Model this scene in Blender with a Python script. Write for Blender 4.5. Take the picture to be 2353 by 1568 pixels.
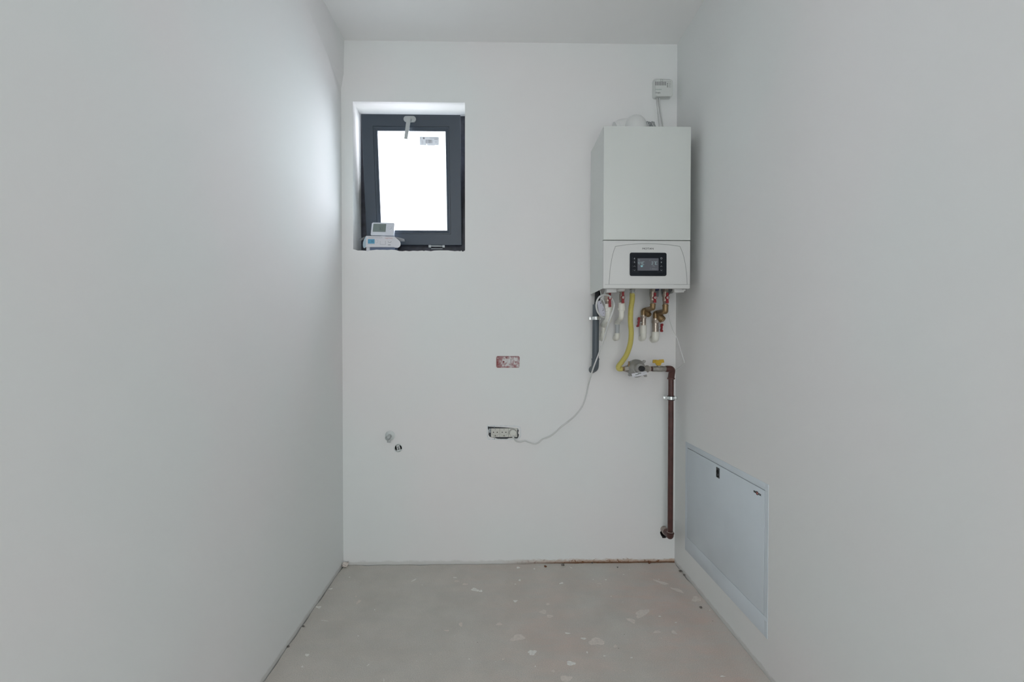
import bpy, bmesh, math, random
from mathutils import Vector, Matrix

random.seed(7)
PI = math.pi
for o in list(bpy.data.objects):
    bpy.data.objects.remove(o)
SC = bpy.context.scene
COL = SC.collection

# ------------------------------------------------------------------ camera
FPX, CX, CY = 1046.0, 1159.1, 800.7            # focal length and principal point for a 2353 px wide frame
YAW, PIT, ROL = 0.01825, -0.01253, 0.00076
CAM = Vector((0, 0, 1.10))
_c, _s = math.cos(YAW), math.sin(YAW)
_c2, _s2 = math.cos(PIT), math.sin(PIT)
R0 = Vector((_c, -_s, 0))
FW = Vector((_c2 * _s, _c2 * _c, _s2))
U0 = Vector((-_s2 * _s, -_s2 * _c, _c2))
RT = R0 * math.cos(ROL) + U0 * math.sin(ROL)
UP = U0 * math.cos(ROL) - R0 * math.sin(ROL)
cd = bpy.data.cameras.new('camera')
cam = bpy.data.objects.new('camera', cd)
COL.objects.link(cam)
m = Matrix.Identity(4)
for i in range(3):
    m[i][0], m[i][1], m[i][2], m[i][3] = RT[i], UP[i], -FW[i], CAM[i]
cam.matrix_world = m
cd.sensor_width = 36
cd.lens = FPX * 36 / 2353
cd.shift_x = (1176.5 - CX) / 2353
cd.shift_y = (CY - 784) / 2353
cd.clip_start = 0.02
SC.camera = cam

# ------------------------------------------------------------------ colour management, world, daylight
SC.view_settings.view_transform = 'Standard'
SC.view_settings.look = 'None'
SC.view_settings.gamma = 1
SC.view_settings.exposure = 0.05
SC.view_settings.use_curve_mapping = False
W = bpy.data.worlds.new('overcast_sky')
SC.world = W
W.use_nodes = True
bg = W.node_tree.nodes['Background']
bg.inputs[0].default_value = (0.93, 0.972, 0.985, 1)
bg.inputs[1].default_value = 3.05


def area(name, loc, rot, sx, sy, power, col):
    d = bpy.data.lights.new(name, 'AREA')
    d.shape = 'RECTANGLE'
    d.size, d.size_y = sx, sy
    d.energy = power
    d.color = col
    o = bpy.data.objects.new(name, d)
    o.location = loc
    o.rotation_euler = rot
    COL.objects.link(o)
    return o


# overcast daylight outside the small window and in the open doorway behind the camera
area('daylight_outside_window', (-0.43, 3.05, 2.35), (-PI / 2, 0, 0), 1.5, 1.5, 92, (0.91, 0.915, 1.0))
area('daylight_through_doorway', (0.07, -2.55, 1.15), (PI / 2, 0, 0), 1.5, 2.2, 3.2, (1.0, 0.985, 0.94))

# ------------------------------------------------------------------ helpers
YW = 2.25                                       # far wall plane
XL, XR, ZC = -0.7541, 0.8936, 2.5728


def ray(px, py):
    return FW + RT * ((px - CX) / FPX) - UP * ((py - CY) / FPX)


def at(px, py, Y=YW):                           # point of the photo on the vertical plane at distance Y
    d = ray(px, py)
    return CAM + d * (Y / d.y)


def atz(px, py, z=0.0):
    d = ray(px, py)
    return CAM + d * ((z - CAM.z) / d.z)


def atx(px, py, x=XR):
    d = ray(px, py)
    return CAM + d * (x / d.x)


def k(Y=YW):                                    # metres per photo pixel at distance Y
    return Y / FPX


def srgb(r, g, b):
    f = lambda c: c / 12.92 if c <= 0.04045 else ((c + 0.055) / 1.055) ** 2.4
    return (f(r / 255), f(g / 255), f(b / 255), 1)


MATS = {}


def mat(name, col, rough=0.5, metal=0.0, spec=0.5, noise=0.0, nscale=20, bump=0.0, bscale=80, emit=None, estr=0):
    if name in MATS:
        return MATS[name]
    mt = bpy.data.materials.new(name)
    mt.use_nodes = True
    nt = mt.node_tree
    b = nt.nodes['Principled BSDF']
    b.inputs['Base Color'].default_value = col
    b.inputs['Roughness'].default_value = rough
    b.inputs['Metallic'].default_value = metal
    b.inputs['Specular IOR Level'].default_value = spec
    tc = nt.nodes.new('ShaderNodeTexCoord')
    if noise:
        n = nt.nodes.new('ShaderNodeTexNoise')
        n.inputs['Scale'].default_value = nscale
        n.inputs['Detail'].default_value = 4
        nt.links.new(tc.outputs['Object'], n.inputs['Vector'])
        r = nt.nodes.new('ShaderNodeValToRGB')
        r.color_ramp.elements[0].position = 0.3
        r.color_ramp.elements[1].position = 0.7
        r.color_ramp.elements[0].color = tuple(c * (1 - noise) for c in col[:3]) + (1,)
        r.color_ramp.elements[1].color = tuple(min(1, c * (1 + noise)) for c in col[:3]) + (1,)
        nt.links.new(n.outputs['Fac'], r.inputs['Fac'])
        nt.links.new(r.outputs['Color'], b.inputs['Base Color'])
    if bump:
        n = nt.nodes.new('ShaderNodeTexNoise')
        n.inputs['Scale'].default_value = bscale
        n.inputs['Detail'].default_value = 3
        nt.links.new(tc.outputs['Object'], n.inputs['Vector'])
        bp = nt.nodes.new('ShaderNodeBump')
        bp.inputs['Strength'].default_value = bump
        bp.inputs['Distance'].default_value = 0.002
        nt.links.new(n.outputs['Fac'], bp.inputs['Height'])
        nt.links.new(bp.outputs['Normal'], b.inputs['Normal'])
    if emit:
        b.inputs['Emission Color'].default_value = emit
        b.inputs['Emission Strength'].default_value = estr
    MATS[name] = mt
    return mt


ORIG = {}                                       # thing -> base point (parts are built in world space, stored relative)


def base_of(p):
    while p.parent:
        p = p.parent
    return ORIG.get(p.name, Vector((0, 0, 0)))


def fin(name, bm, m, parent=None, smooth=True, ang=35, M=None):
    me = bpy.data.meshes.new(name)
    if M is not None:
        bm.transform(M)
    off = base_of(parent) if parent else Vector((0, 0, 0))
    if off.length:
        bmesh.ops.translate(bm, verts=bm.verts, vec=-off)
    bmesh.ops.recalc_face_normals(bm, faces=bm.faces)
    bm.to_mesh(me)
    bm.free()
    for mm in (m if isinstance(m, (list, tuple)) else [m]):
        me.materials.append(mm)
    if smooth:
        for p in me.polygons:
            p.use_smooth = True
        me.set_sharp_from_angle(angle=math.radians(ang))
    o = bpy.data.objects.new(name, me)
    COL.objects.link(o)
    if parent:
        o.parent = parent
    return o


def thing(name, label, cat, loc, group=None):
    o = bpy.data.objects.new(name, None)
    o.empty_display_size = 0.05
    COL.objects.link(o)
    o.location = loc
    ORIG[o.name] = Vector(loc)
    o['label'] = label
    o['category'] = cat
    if group:
        o['group'] = group
    return o


def tag(o, label, cat, group=None, kind=None):
    o['label'] = label
    o['category'] = cat
    if group:
        o['group'] = group
    if kind:
        o['kind'] = kind
    return o


def struct(o, label=None):
    o['kind'] = 'structure'
    if label:
        o['label'] = label
    return o


def B():
    return bmesh.new()


def box(bm, lo, hi, bev=0.0, seg=2, M=None, mi=0):
    vs = []
    for x in (lo[0], hi[0]):
        for y in (lo[1], hi[1]):
            for z in (lo[2], hi[2]):
                vs.append(bm.verts.new((x, y, z)))
    fs = [bm.faces.new([vs[i] for i in q]) for q in ((0, 1, 3, 2), (4, 6, 7, 5), (0, 4, 5, 1), (2, 3, 7, 6), (0, 2, 6, 4), (1, 5, 7, 3))]
    for f in fs:
        f.material_index = mi
    geo = vs
    if bev:
        es = list({e for f in fs for e in f.edges})
        r = bmesh.ops.bevel(bm, geom=es, offset=bev, segments=seg, affect='EDGES', profile=0.5)
        geo = list({v for f in r['faces'] for v in f.verts} | {v for v in vs if v.is_valid})
    if M is not None:
        bmesh.ops.transform(bm, matrix=M, verts=[v for v in geo if v.is_valid])
    return geo


def frames(pts):
    ts = []
    n = len(pts)
    for i in range(n):
        a = pts[max(0, i - 1)]
        b = pts[min(n - 1, i + 1)]
        t = (b - a)
        ts.append(t.normalized() if t.length > 1e-9 else (ts[-1] if ts else Vector((0, 0, 1))))
    t = ts[0]
    ref = Vector((0, 0, 1)) if abs(t.z) < 0.9 else Vector((1, 0, 0))
    u = t.cross(ref).normalized()
    out = []
    for t in ts:
        u = (u - t * u.dot(t)).normalized()
        out.append((u, t.cross(u)))
    return out


def tube(bm, pts, r, seg=20, cap=True, mi=0, phase=0.0):
    pts = [Vector(p) for p in pts]
    rs = r if isinstance(r, (list, tuple)) else [r] * len(pts)
    fr = frames(pts)
    rings = []
    for p, (u, v), rr in zip(pts, fr, rs):
        rings.append([bm.verts.new(p + (u * math.cos(2 * PI * j / seg + phase) + v * math.sin(2 * PI * j / seg + phase)) * rr) for j in range(seg)])
    for a, b in zip(rings, rings[1:]):
        for j in range(seg):
            f = bm.faces.new((a[j], a[(j + 1) % seg], b[(j + 1) % seg], b[j]))
            f.material_index = mi
    if cap:
        for rg in (rings[0], rings[-1]):
            f = bm.faces.new(rg)
            f.material_index = mi


def lathe(bm, p0, axis, prof, seg=28, mi=0, cap=True, phase=0.0):
    """prof: list of (distance along axis, radius); zero-length steps give sharp shoulders"""
    p0 = Vector(p0)
    t = Vector(axis).normalized()
    ref = Vector((0, 0, 1)) if abs(t.z) < 0.9 else Vector((1, 0, 0))
    u = t.cross(ref).normalized()
    v = t.cross(u)
    rings = []
    for d, r in prof:
        rings.append([bm.verts.new(p0 + t * d + (u * math.cos(2 * PI * j / seg + phase) + v * math.sin(2 * PI * j / seg + phase)) * max(r, 1e-5)) for j in range(seg)])
    for a, b in zip(rings, rings[1:]):
        for j in range(seg):
            f = bm.faces.new((a[j], a[(j + 1) % seg], b[(j + 1) % seg], b[j]))
            f.material_index = mi
    if cap:
        for rg in (rings[0], rings[-1]):
            f = bm.faces.new(rg)
            f.material_index = mi


def smoothpath(pts, n=8):
    pts = [Vector(p) for p in pts]
    P = [2 * pts[0] - pts[1]] + pts + [2 * pts[-1] - pts[-2]]
    out = []
    for i in range(1, len(P) - 2):
        p0, p1, p2, p3 = P[i - 1:i + 3]
        for j in range(n):
            t = j / n
            out.append(0.5 * ((2 * p1) + (p2 - p0) * t + (2 * p0 - 5 * p1 + 4 * p2 - p3) * t * t + (3 * p1 - p0 - 3 * p2 + p3) * t ** 3))
    out.append(pts[-1])
    return out


def fillet(pts, rad, n=8):
    """polyline with rounded corners"""
    pts = [Vector(p) for p in pts]
    out = [pts[0]]
    for i in range(1, len(pts) - 1):
        a, b, c = pts[i - 1], pts[i], pts[i + 1]
        d1, d2 = (a - b), (c - b)
        r = min(rad, d1.length * 0.49, d2.length * 0.49)
        s, e = b + d1.normalized() * r, b + d2.normalized() * r
        for j in range(n + 1):
            t = j / n
            out.append(s * (1 - t) ** 2 + b * 2 * t * (1 - t) + e * t * t)
    out.append(pts[-1])
    return out


def prism(bm, poly, direction, mi=0):
    """poly: coplanar points; extruded along the vector"""
    d = Vector(direction)
    a = [bm.verts.new(Vector(p)) for p in poly]
    b = [bm.verts.new(Vector(p) + d) for p in poly]
    n = len(a)
    fs = [bm.faces.new(a), bm.faces.new(b[::-1])]
    for i in range(n):
        fs.append(bm.faces.new((a[i], a[(i + 1) % n], b[(i + 1) % n], b[i])))
    for f in fs:
        f.material_index = mi


def rrect(cx, cz, w, h, r, y, n=6):
    out = []
    for (sx, sz, a0) in ((1, 1, 0), (-1, 1, PI / 2), (-1, -1, PI), (1, -1, 1.5 * PI)):
        for j in range(n + 1):
            a = a0 + j / n * PI / 2
            out.append(Vector((cx + sx * (w / 2 - r) + r * math.cos(a), y, cz + sz * (h / 2 - r) + r * math.sin(a))))
    return out


def pxrect(x0, y0, x1, y1, Y):
    """photo rectangle -> centre x, z and width, height in metres on the plane at Y"""
    c = at((x0 + x1) / 2, (y0 + y1) / 2, Y)
    return c.x, c.z, (x1 - x0) * k(Y), (y1 - y0) * k(Y)


def text(name, body, pos, size, m, parent, xdir=(1, 0, 0), up=(0, 0, 1), align='CENTER', ext=0.0003, sx=1.0, off=0.0):
    cu = bpy.data.curves.new(name, 'FONT')
    cu.body = body
    cu.size = size
    cu.align_x = align
    cu.align_y = 'CENTER'
    cu.extrude = ext
    cu.offset = off
    cu.resolution_u = 3
    t = bpy.data.objects.new('tmp_text', cu)
    COL.objects.link(t)
    dg = bpy.context.evaluated_depsgraph_get()
    me = bpy.data.meshes.new_from_object(t.evaluated_get(dg))
    bpy.data.objects.remove(t)
    bpy.data.curves.remove(cu)
    me.name = name
    x = Vector(xdir).normalized()
    u = Vector(up).normalized()
    n = x.cross(u)
    M = Matrix.Identity(4)
    p = Vector(pos) - base_of(parent)
    for i in range(3):
        M[i][0], M[i][1], M[i][2], M[i][3] = x[i] * sx, u[i], n[i], p[i]
    me.transform(M)
    me.materials.clear()
    me.materials.append(m)
    o = bpy.data.objects.new(name, me)
    COL.objects.link(o)
    o.parent = parent
    return o


def carve(o, cutters):
    """cut real holes into a wall and keep the result as plain mesh"""
    tmp = []
    for bm in cutters:
        me = bpy.data.meshes.new('cut')
        bmesh.ops.recalc_face_normals(bm, faces=bm.faces)
        bm.to_mesh(me)
        bm.free()
        c = bpy.data.objects.new('cut', me)
        COL.objects.link(c)
        md = o.modifiers.new('b', 'BOOLEAN')
        md.operation = 'DIFFERENCE'
        md.solver = 'EXACT'
        md.object = c
        tmp.append(c)
    dg = bpy.context.evaluated_depsgraph_get()
    me = bpy.data.meshes.new_from_object(o.evaluated_get(dg))
    old = o.data
    o.modifiers.clear()
    o.data = me
    bpy.data.meshes.remove(old)
    me.name = o.name
    for c in tmp:
        bpy.data.objects.remove(c)


# ------------------------------------------------------------------ materials
def nodes_of(name, rough=0.9):
    mt = bpy.data.materials.new(name)
    mt.use_nodes = True
    nt = mt.node_tree
    b = nt.nodes['Principled BSDF']
    b.inputs['Roughness'].default_value = rough
    tc = nt.nodes.new('ShaderNodeTexCoord')
    return mt, nt, b, tc


def nnoise(nt, tc, scale, detail=4, rough=0.5, vscale=None):
    n = nt.nodes.new('ShaderNodeTexNoise')
    n.inputs['Scale'].default_value = scale
    n.inputs['Detail'].default_value = detail
    n.inputs['Roughness'].default_value = rough
    src = tc.outputs['Object']
    if vscale:
        mp = nt.nodes.new('ShaderNodeMapping')
        mp.inputs['Scale'].default_value = vscale
        nt.links.new(src, mp.inputs['Vector'])
        src = mp.outputs['Vector']
    nt.links.new(src, n.inputs['Vector'])
    return n


def nramp(nt, src, a, b, ca=(0, 0, 0, 1), cb=(1, 1, 1, 1)):
    r = nt.nodes.new('ShaderNodeValToRGB')
    r.color_ramp.elements[0].position = a
    r.color_ramp.elements[1].position = b
    r.color_ramp.elements[0].color = ca
    r.color_ramp.elements[1].color = cb
    nt.links.new(src, r.inputs['Fac'])
    return r


def nmix(nt, fac, ca, cb):
    mx = nt.nodes.new('ShaderNodeMix')
    mx.data_type = 'RGBA'
    if hasattr(fac, 'links'):
        nt.links.new(fac, mx.inputs[0])
    else:
        mx.inputs[0].default_value = fac
    for v, i in ((ca, 6), (cb, 7)):
        if hasattr(v, 'links'):
            nt.links.new(v, mx.inputs[i])
        else:
            mx.inputs[i].default_value = v
    return mx.outputs[2]


def nmath(nt, op, a, b=0.0, clamp=False):
    n = nt.nodes.new('ShaderNodeMath')
    n.operation = op
    n.use_clamp = clamp
    for v, i in ((a, 0), (b, 1)):
        if hasattr(v, 'links'):
            nt.links.new(v, n.inputs[i])
        else:
            n.inputs[i].default_value = v
    return n.outputs[0]


def wall_mat(name, base, rust=False):
    """matt white paint with faint roller tints; near the floor patchy bare plaster and rust"""
    mt, nt, b, tc = nodes_of(name, 0.85)
    b.inputs['Specular IOR Level'].default_value = 0.3
    n1 = nnoise(nt, tc, 1.3, 2)
    t1 = nramp(nt, n1.outputs['Fac'], 0.4, 0.6, tuple(c * f for c, f in zip(base, (1.010, 0.992, 0.996))) + (1,), tuple(c * f for c, f in zip(base, (0.985, 1.006, 1.004))) + (1,))
    col = t1.outputs['Color']
    sp = nt.nodes.new('ShaderNodeSeparateXYZ')
    nt.links.new(tc.outputs['Object'], sp.inputs[0])
    n2 = nnoise(nt, tc, 26, 5, 0.6, (1, 1, 2.2))
    edge = nmath(nt, 'SUBTRACT', sp.outputs['Z'], nmath(nt, 'MULTIPLY', n2.outputs['Fac'], 0.026))
    low = nmath(nt, 'SUBTRACT', 1.0, nmath(nt, 'MULTIPLY', edge, 160.0, True), True)
    plaster = nmix(nt, nmath(nt, 'MULTIPLY', low, 0.6), col, (0.66, 0.655, 0.63, 1))
    if rust:
        xs = nmath(nt, 'MULTIPLY', nmath(nt, 'SUBTRACT', sp.outputs['X'], 0.02), 2.6, True)
        n3 = nnoise(nt, tc, 34, 6, 0.7, (1, 1, 2.5))
        e3 = nmath(nt, 'SUBTRACT', sp.outputs['Z'], nmath(nt, 'MULTIPLY', n3.outputs['Fac'], 0.040))
        l3 = nmath(nt, 'SUBTRACT', 1.0, nmath(nt, 'MULTIPLY', nmath(nt, 'ADD', e3, 0.010), 90.0, True), True)
        plaster = nmix(nt, nmath(nt, 'MULTIPLY', l3, xs), plaster, (0.56, 0.42, 0.33, 1))
        fine_ = nmath(nt, 'SUBTRACT', 1.0, nmath(nt, 'MULTIPLY', nmath(nt, 'SUBTRACT', sp.outputs['Z'], nmath(nt, 'MULTIPLY', n3.outputs['Fac'], 0.010)), 400.0, True), True)
        plaster = nmix(nt, nmath(nt, 'MULTIPLY', nmath(nt, 'MULTIPLY', fine_, xs), 0.85), plaster, (0.20, 0.10, 0.055, 1))
        n4 = nnoise(nt, tc, 60, 4, 0.6)
        l4 = nmath(nt, 'MULTIPLY', nramp(nt, n4.outputs['Fac'], 0.56, 0.62).outputs['Color'], nmath(nt, 'MULTIPLY', l3, xs))
        plaster = nmix(nt, l4, plaster, (0.22, 0.095, 0.045, 1))
    nt.links.new(plaster, b.inputs['Base Color'])
    nb = nnoise(nt, tc, 9, 4, 0.5)
    nb2 = nnoise(nt, tc, 260, 2)
    h = nmath(nt, 'ADD', nmath(nt, 'MULTIPLY', nb.outputs['Fac'], 0.6), nmath(nt, 'MULTIPLY', nb2.outputs['Fac'], 0.02))
    bp = nt.nodes.new('ShaderNodeBump')
    bp.inputs['Strength'].default_value = 0.25
    bp.inputs['Distance'].default_value = 0.004
    nt.links.new(h, bp.inputs['Height'])
    nt.links.new(bp.outputs['Normal'], b.inputs['Normal'])
    return mt


M_WALL = wall_mat('white_wall_paint', (0.88, 0.885, 0.88))
M_WALLB = wall_mat('white_wall_paint_stained_base', (0.88, 0.885, 0.88), True)
M_CEIL = mat('ceiling_paint', (0.95, 0.95, 0.945, 1), 0.9, spec=0.2)

# floor: grey screed with reddish-brown areas, fine grit and small specks
M_FLOOR, nt, b, tc = nodes_of('rough_screed', 0.85)
b.inputs['Specular IOR Level'].default_value = 0.25
sp = nt.nodes.new('ShaderNodeSeparateXYZ')
nt.links.new(tc.outputs['Object'], sp.inputs[0])
n1 = nnoise(nt, tc, 1.7, 3, 0.5)
redx = nmath(nt, 'MULTIPLY', nmath(nt, 'SUBTRACT', sp.outputs['X'], -0.25), 1.6, True)
rf = nmath(nt, 'MULTIPLY', nramp(nt, n1.outputs['Fac'], 0.36, 0.60).outputs['Color'], nmath(nt, 'ADD', nmath(nt, 'MULTIPLY', redx, 0.85), 0.12), True)
c0 = nmix(nt, rf, (0.77, 0.735, 0.68, 1), (0.80, 0.62, 0.545, 1))
n2 = nnoise(nt, tc, 7, 5, 0.6)
n5 = nnoise(nt, tc, 5, 5, 0.65, (1.0, 3.2, 1))
c0 = nmix(nt, nmath(nt, 'MULTIPLY', nramp(nt, n5.outputs['Fac'], 0.42, 0.60).outputs['Color'], 0.45), c0, (0.72, 0.70, 0.66, 1))
c1 = nmix(nt, nmath(nt, 'MULTIPLY', nramp(nt, n2.outputs['Fac'], 0.35, 0.7).outputs['Color'], 0.42), c0, (0.56, 0.53, 0.48, 1))
n3 = nnoise(nt, tc, 420, 2, 0.6)
c2 = nmix(nt, nmath(nt, 'MULTIPLY', nramp(nt, n3.outputs['Fac'], 0.40, 0.62).outputs['Color'], 0.50), c1, (0.42, 0.40, 0.375, 1))
# pale dusty band along the right wall
dust = nmath(nt, 'MULTIPLY', nmath(nt, 'SUBTRACT', nmath(nt, 'ADD', sp.outputs['X'], nmath(nt, 'MULTIPLY', n2.outputs['Fac'], 0.10)), 0.86), 9.0, True)
c2 = nmix(nt, nmath(nt, 'MULTIPLY', dust, 0.5), c2, (0.74, 0.73, 0.70, 1))
# specks
v = nt.nodes.new('ShaderNodeTexVoronoi')
v.inputs['Scale'].default_value = 26
nt.links.new(tc.outputs['Object'], v.inputs['Vector'])
sc_ = nt.nodes.new('ShaderNodeSeparateColor')
nt.links.new(v.outputs['Color'], sc_.inputs[0])
pick = nmath(nt, 'GREATER_THAN', sc_.outputs[0], 0.86)
near = nmath(nt, 'LESS_THAN', v.outputs['Distance'], 0.055)
c3 = nmix(nt, nmath(nt, 'MULTIPLY', pick, near), c2, (0.80, 0.78, 0.74, 1))
pick2 = nmath(nt, 'LESS_THAN', sc_.outputs[1], 0.10)
near2 = nmath(nt, 'LESS_THAN', v.outputs['Distance'], 0.04)
c3 = nmix(nt, nmath(nt, 'MULTIPLY', pick2, near2), c3, (0.09, 0.085, 0.08, 1))
nt.links.new(c3, b.inputs['Base Color'])
bp = nt.nodes.new('ShaderNodeBump')
bp.inputs['Strength'].default_value = 0.5
bp.inputs['Distance'].default_value = 0.002
nt.links.new(nmath(nt, 'ADD', n3.outputs['Fac'], nmath(nt, 'MULTIPLY', n2.outputs['Fac'], 3.0)), bp.inputs['Height'])
nt.links.new(bp.outputs['Normal'], b.inputs['Normal'])

M_DROP = mat('plaster_drop', (0.88, 0.86, 0.82, 1), 0.9, noise=0.12, nscale=120)
M_DROPF = mat('thin_plaster_smear', (0.77, 0.70, 0.645, 1), 0.9, noise=0.08, nscale=90)
M_BED_SHADE = mat('dark_joint_and_hole_shade', (0.10, 0.095, 0.09, 1), 0.95, noise=0.3, nscale=60)
M_CRUMB = mat('mortar_crumb', (0.17, 0.155, 0.14, 1), 0.95, noise=0.3, nscale=200)
M_BOILER = mat('boiler_white_enamel', (0.74, 0.77, 0.745, 1), 0.38, spec=0.4)
M_FASCIA = mat('boiler_white_plastic', (0.735, 0.74, 0.73, 1), 0.42)
M_LINE = mat('grey_seam', (0.24, 0.25, 0.25, 1), 0.6)
M_NAVY = mat('dark_glass_panel', (0.006, 0.009, 0.015, 1), 0.25, spec=0.3)
M_LCD = mat('lcd_backlit', (0.03, 0.033, 0.04, 1), 0.35, emit=(0.045, 0.047, 0.056, 1), estr=1.0)
M_SEG = mat('lcd_segments', (0.02, 0.03, 0.03, 1), 0.5, emit=(0.20, 0.27, 0.28, 1), estr=1.0)
M_SEGC = mat('lcd_segments_cyan', (0.02, 0.03, 0.03, 1), 0.5, emit=(0.16, 0.33, 0.36, 1), estr=1.0)
M_SEGD = mat('lcd_segments_dim', (0.02, 0.03, 0.03, 1), 0.5, emit=(0.11, 0.12, 0.13, 1), estr=1.0)
M_ICON = mat('panel_icons', (0.26, 0.28, 0.30, 1), 0.6)
M_INK = mat('black_ink', (0.02, 0.022, 0.022, 1), 0.6)
M_INKG = mat('grey_ink', (0.30, 0.32, 0.31, 1), 0.7)
M_INKGR = mat('green_ink', (0.10, 0.24, 0.17, 1), 0.7)
M_INKR = mat('red_ink', (0.55, 0.10, 0.08, 1), 0.6)
M_PVC = mat('white_ppr', (0.87, 0.86, 0.79, 1), 0.40)
M_PVCG = mat('pale_grey_pipe', (0.52, 0.55, 0.57, 1), 0.45)
M_GREYP = mat('dark_grey_drain', (0.085, 0.105, 0.125, 1), 0.42)
M_BLACK = mat('black_rubber', (0.012, 0.013, 0.016, 1), 0.55)
M_BRASS = mat('aged_brass', (0.31, 0.21, 0.11, 1), 0.42, 0.75, noise=0.18, nscale=60)
M_NICKEL = mat('nickel_brass', (0.52, 0.45, 0.39, 1), 0.33, 0.85, noise=0.12, nscale=70)
M_REDH = mat('red_valve_paint', (0.30, 0.014, 0.020, 1), 0.38)
M_YHOSE = mat('yellow_hose', (0.64, 0.56, 0.16, 1), 0.45)
M_YHAND = mat('yellow_handle', (0.62, 0.40, 0.03, 1), 0.45)
M_NUTW = mat('bright_nut', (0.72, 0.71, 0.68, 1), 0.4, 0.3)
M_STEEL = mat('galvanised_steel', (0.78, 0.81, 0.81, 1), 0.26, 0.9, noise=0.15, nscale=120)
M_ALU = mat('cast_zinc', (0.36, 0.355, 0.34, 1), 0.48, 0.55, noise=0.14, nscale=50, bump=0.2, bscale=300)
M_IRON = mat('grey_iron_fitting', (0.33, 0.31, 0.28, 1), 0.5, 0.5, noise=0.18, nscale=90)
M_BROWN = mat('red_brown_primer', (0.085, 0.032, 0.027, 1), 0.42, noise=0.30, nscale=28)
M_PUTTY = mat('hemp_and_paste', (0.42, 0.36, 0.32, 1), 0.7)
M_CABLE = mat('white_cable', (0.70, 0.71, 0.70, 1), 0.45)
M_CABLEG = mat('grey_cable', (0.33, 0.35, 0.36, 1), 0.5)
M_ANTH = mat('anthracite_upvc', (0.050, 0.068, 0.094, 1), 0.36, bump=0.15, bscale=500)
M_ANTHD = mat('anthracite_frame', (0.042, 0.044, 0.060, 1), 0.45, noise=0.35, nscale=30)
M_SILV = mat('matt_silver', (0.46, 0.49, 0.50, 1), 0.42, 0.35)
M_SOCK = mat('cream_socket', (0.70, 0.70, 0.65, 1), 0.4)
M_HOLE = mat('black_void', (0.004, 0.004, 0.004, 1), 0.9)
M_CARD = mat('white_card', (0.74, 0.74, 0.78, 1), 0.6)
M_CARDI = mat('grey_card', (0.42, 0.43, 0.44, 1), 0.8)
M_CARDB = mat('blue_grey_print', (0.16, 0.20, 0.30, 1), 0.6)
M_BLUEP = mat('blue_print', (0.10, 0.34, 0.52, 1), 0.5)
M_TPL = mat('thermostat_plastic', (0.74, 0.77, 0.84, 1), 0.4)
M_TLCD = mat('thermostat_lcd', (0.20, 0.245, 0.235, 1), 0.25)
M_CABIN = mat('cabinet_enamel', (0.73, 0.80, 0.86, 1), 0.45, noise=0.03, nscale=5)
M_LOCK = mat('dark_lock_plastic', (0.045, 0.05, 0.055, 1), 0.45)
M_SENSOR = mat('sensor_white', (0.72, 0.745, 0.725, 1), 0.5)
M_FLUE = mat('flue_white', (0.80, 0.81, 0.80, 1), 0.5)
M_TAGP = mat('lilac_label', (0.60, 0.60, 0.68, 1), 0.6)
M_FIT = mat('plastered_zinc', (0.50, 0.53, 0.53, 1), 0.5, 0.2, noise=0.2, nscale=150)
M_FILM = mat('pale_grey_zinc_frame', (0.44, 0.48, 0.51, 1), 0.45, 0.4, noise=0.25, nscale=120)

# thin window glass
M_GLASS = bpy.data.materials.new('window_glass')
M_GLASS.use_nodes = True
nt = M_GLASS.node_tree
nt.nodes.clear()
out = nt.nodes.new('ShaderNodeOutputMaterial')
tr = nt.nodes.new('ShaderNodeBsdfTransparent')
tr.inputs[0].default_value = (0.93, 0.96, 0.97, 1)
gl = nt.nodes.new('ShaderNodeBsdfGlossy')
gl.inputs['Roughness'].default_value = 0.02
mx = nt.nodes.new('ShaderNodeMixShader')
mx.inputs[0].default_value = 0.07
nt.links.new(tr.outputs[0], mx.inputs[1])
nt.links.new(gl.outputs[0], mx.inputs[2])
nt.links.new(mx.outputs[0], out.inputs[0])
# translucent paper of the sticker on the pane
M_PAPER, nt, b, tc = nodes_of('sticker_paper', 0.8)
b.inputs['Base Color'].default_value = (0.62, 0.62, 0.62, 1)
tl = nt.nodes.new('ShaderNodeBsdfTranslucent')
tl.inputs[0].default_value = (0.52, 0.53, 0.54, 1)
mx = nt.nodes.new('ShaderNodeMixShader')
mx.inputs[0].default_value = 0.5
o_ = nt.nodes['Material Output']
nt.links.new(b.outputs[0], mx.inputs[1])
nt.links.new(tl.outputs[0], mx.inputs[2])
nt.links.new(mx.outputs[0], o_.inputs[0])

# painted-over junction box: red plastic showing through white paint
M_JBOX, nt, b, tc = nodes_of('red_plastic_under_paint', 0.7)
n1 = nnoise(nt, tc, 55, 6, 0.75)
sp = nt.nodes.new('ShaderNodeSeparateXYZ')
nt.links.new(tc.outputs['Object'], sp.inputs[0])
JB = at(1167, 832)
dx = nmath(nt, 'MULTIPLY', nmath(nt, 'ABSOLUTE', nmath(nt, 'SUBTRACT', sp.outputs['X'], JB.x - 0.004)), 1 / 0.058)
dz = nmath(nt, 'MULTIPLY', nmath(nt, 'ABSOLUTE', nmath(nt, 'SUBTRACT', sp.outputs['Z'], JB.z)), 1 / 0.029)
rim = nmath(nt, 'MAXIMUM', dx, dz)
lean = nmath(nt, 'MULTIPLY', nmath(nt, 'SUBTRACT', JB.x, sp.outputs['X']), 0.9)
f = nmath(nt, 'ADD', nmath(nt, 'ADD', n1.outputs['Fac'], nmath(nt, 'MULTIPLY', rim, 0.20)), lean)
r_ = nt.nodes.new('ShaderNodeValToRGB')
e = r_.color_ramp.elements
e[0].position, e[0].color = 0.53, (0.74, 0.74, 0.74, 1)
e[1].position, e[1].color = 0.62, (0.50, 0.35, 0.36, 1)
x_ = e.new(0.80)
x_.color = (0.30, 0.085, 0.085, 1)
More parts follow.
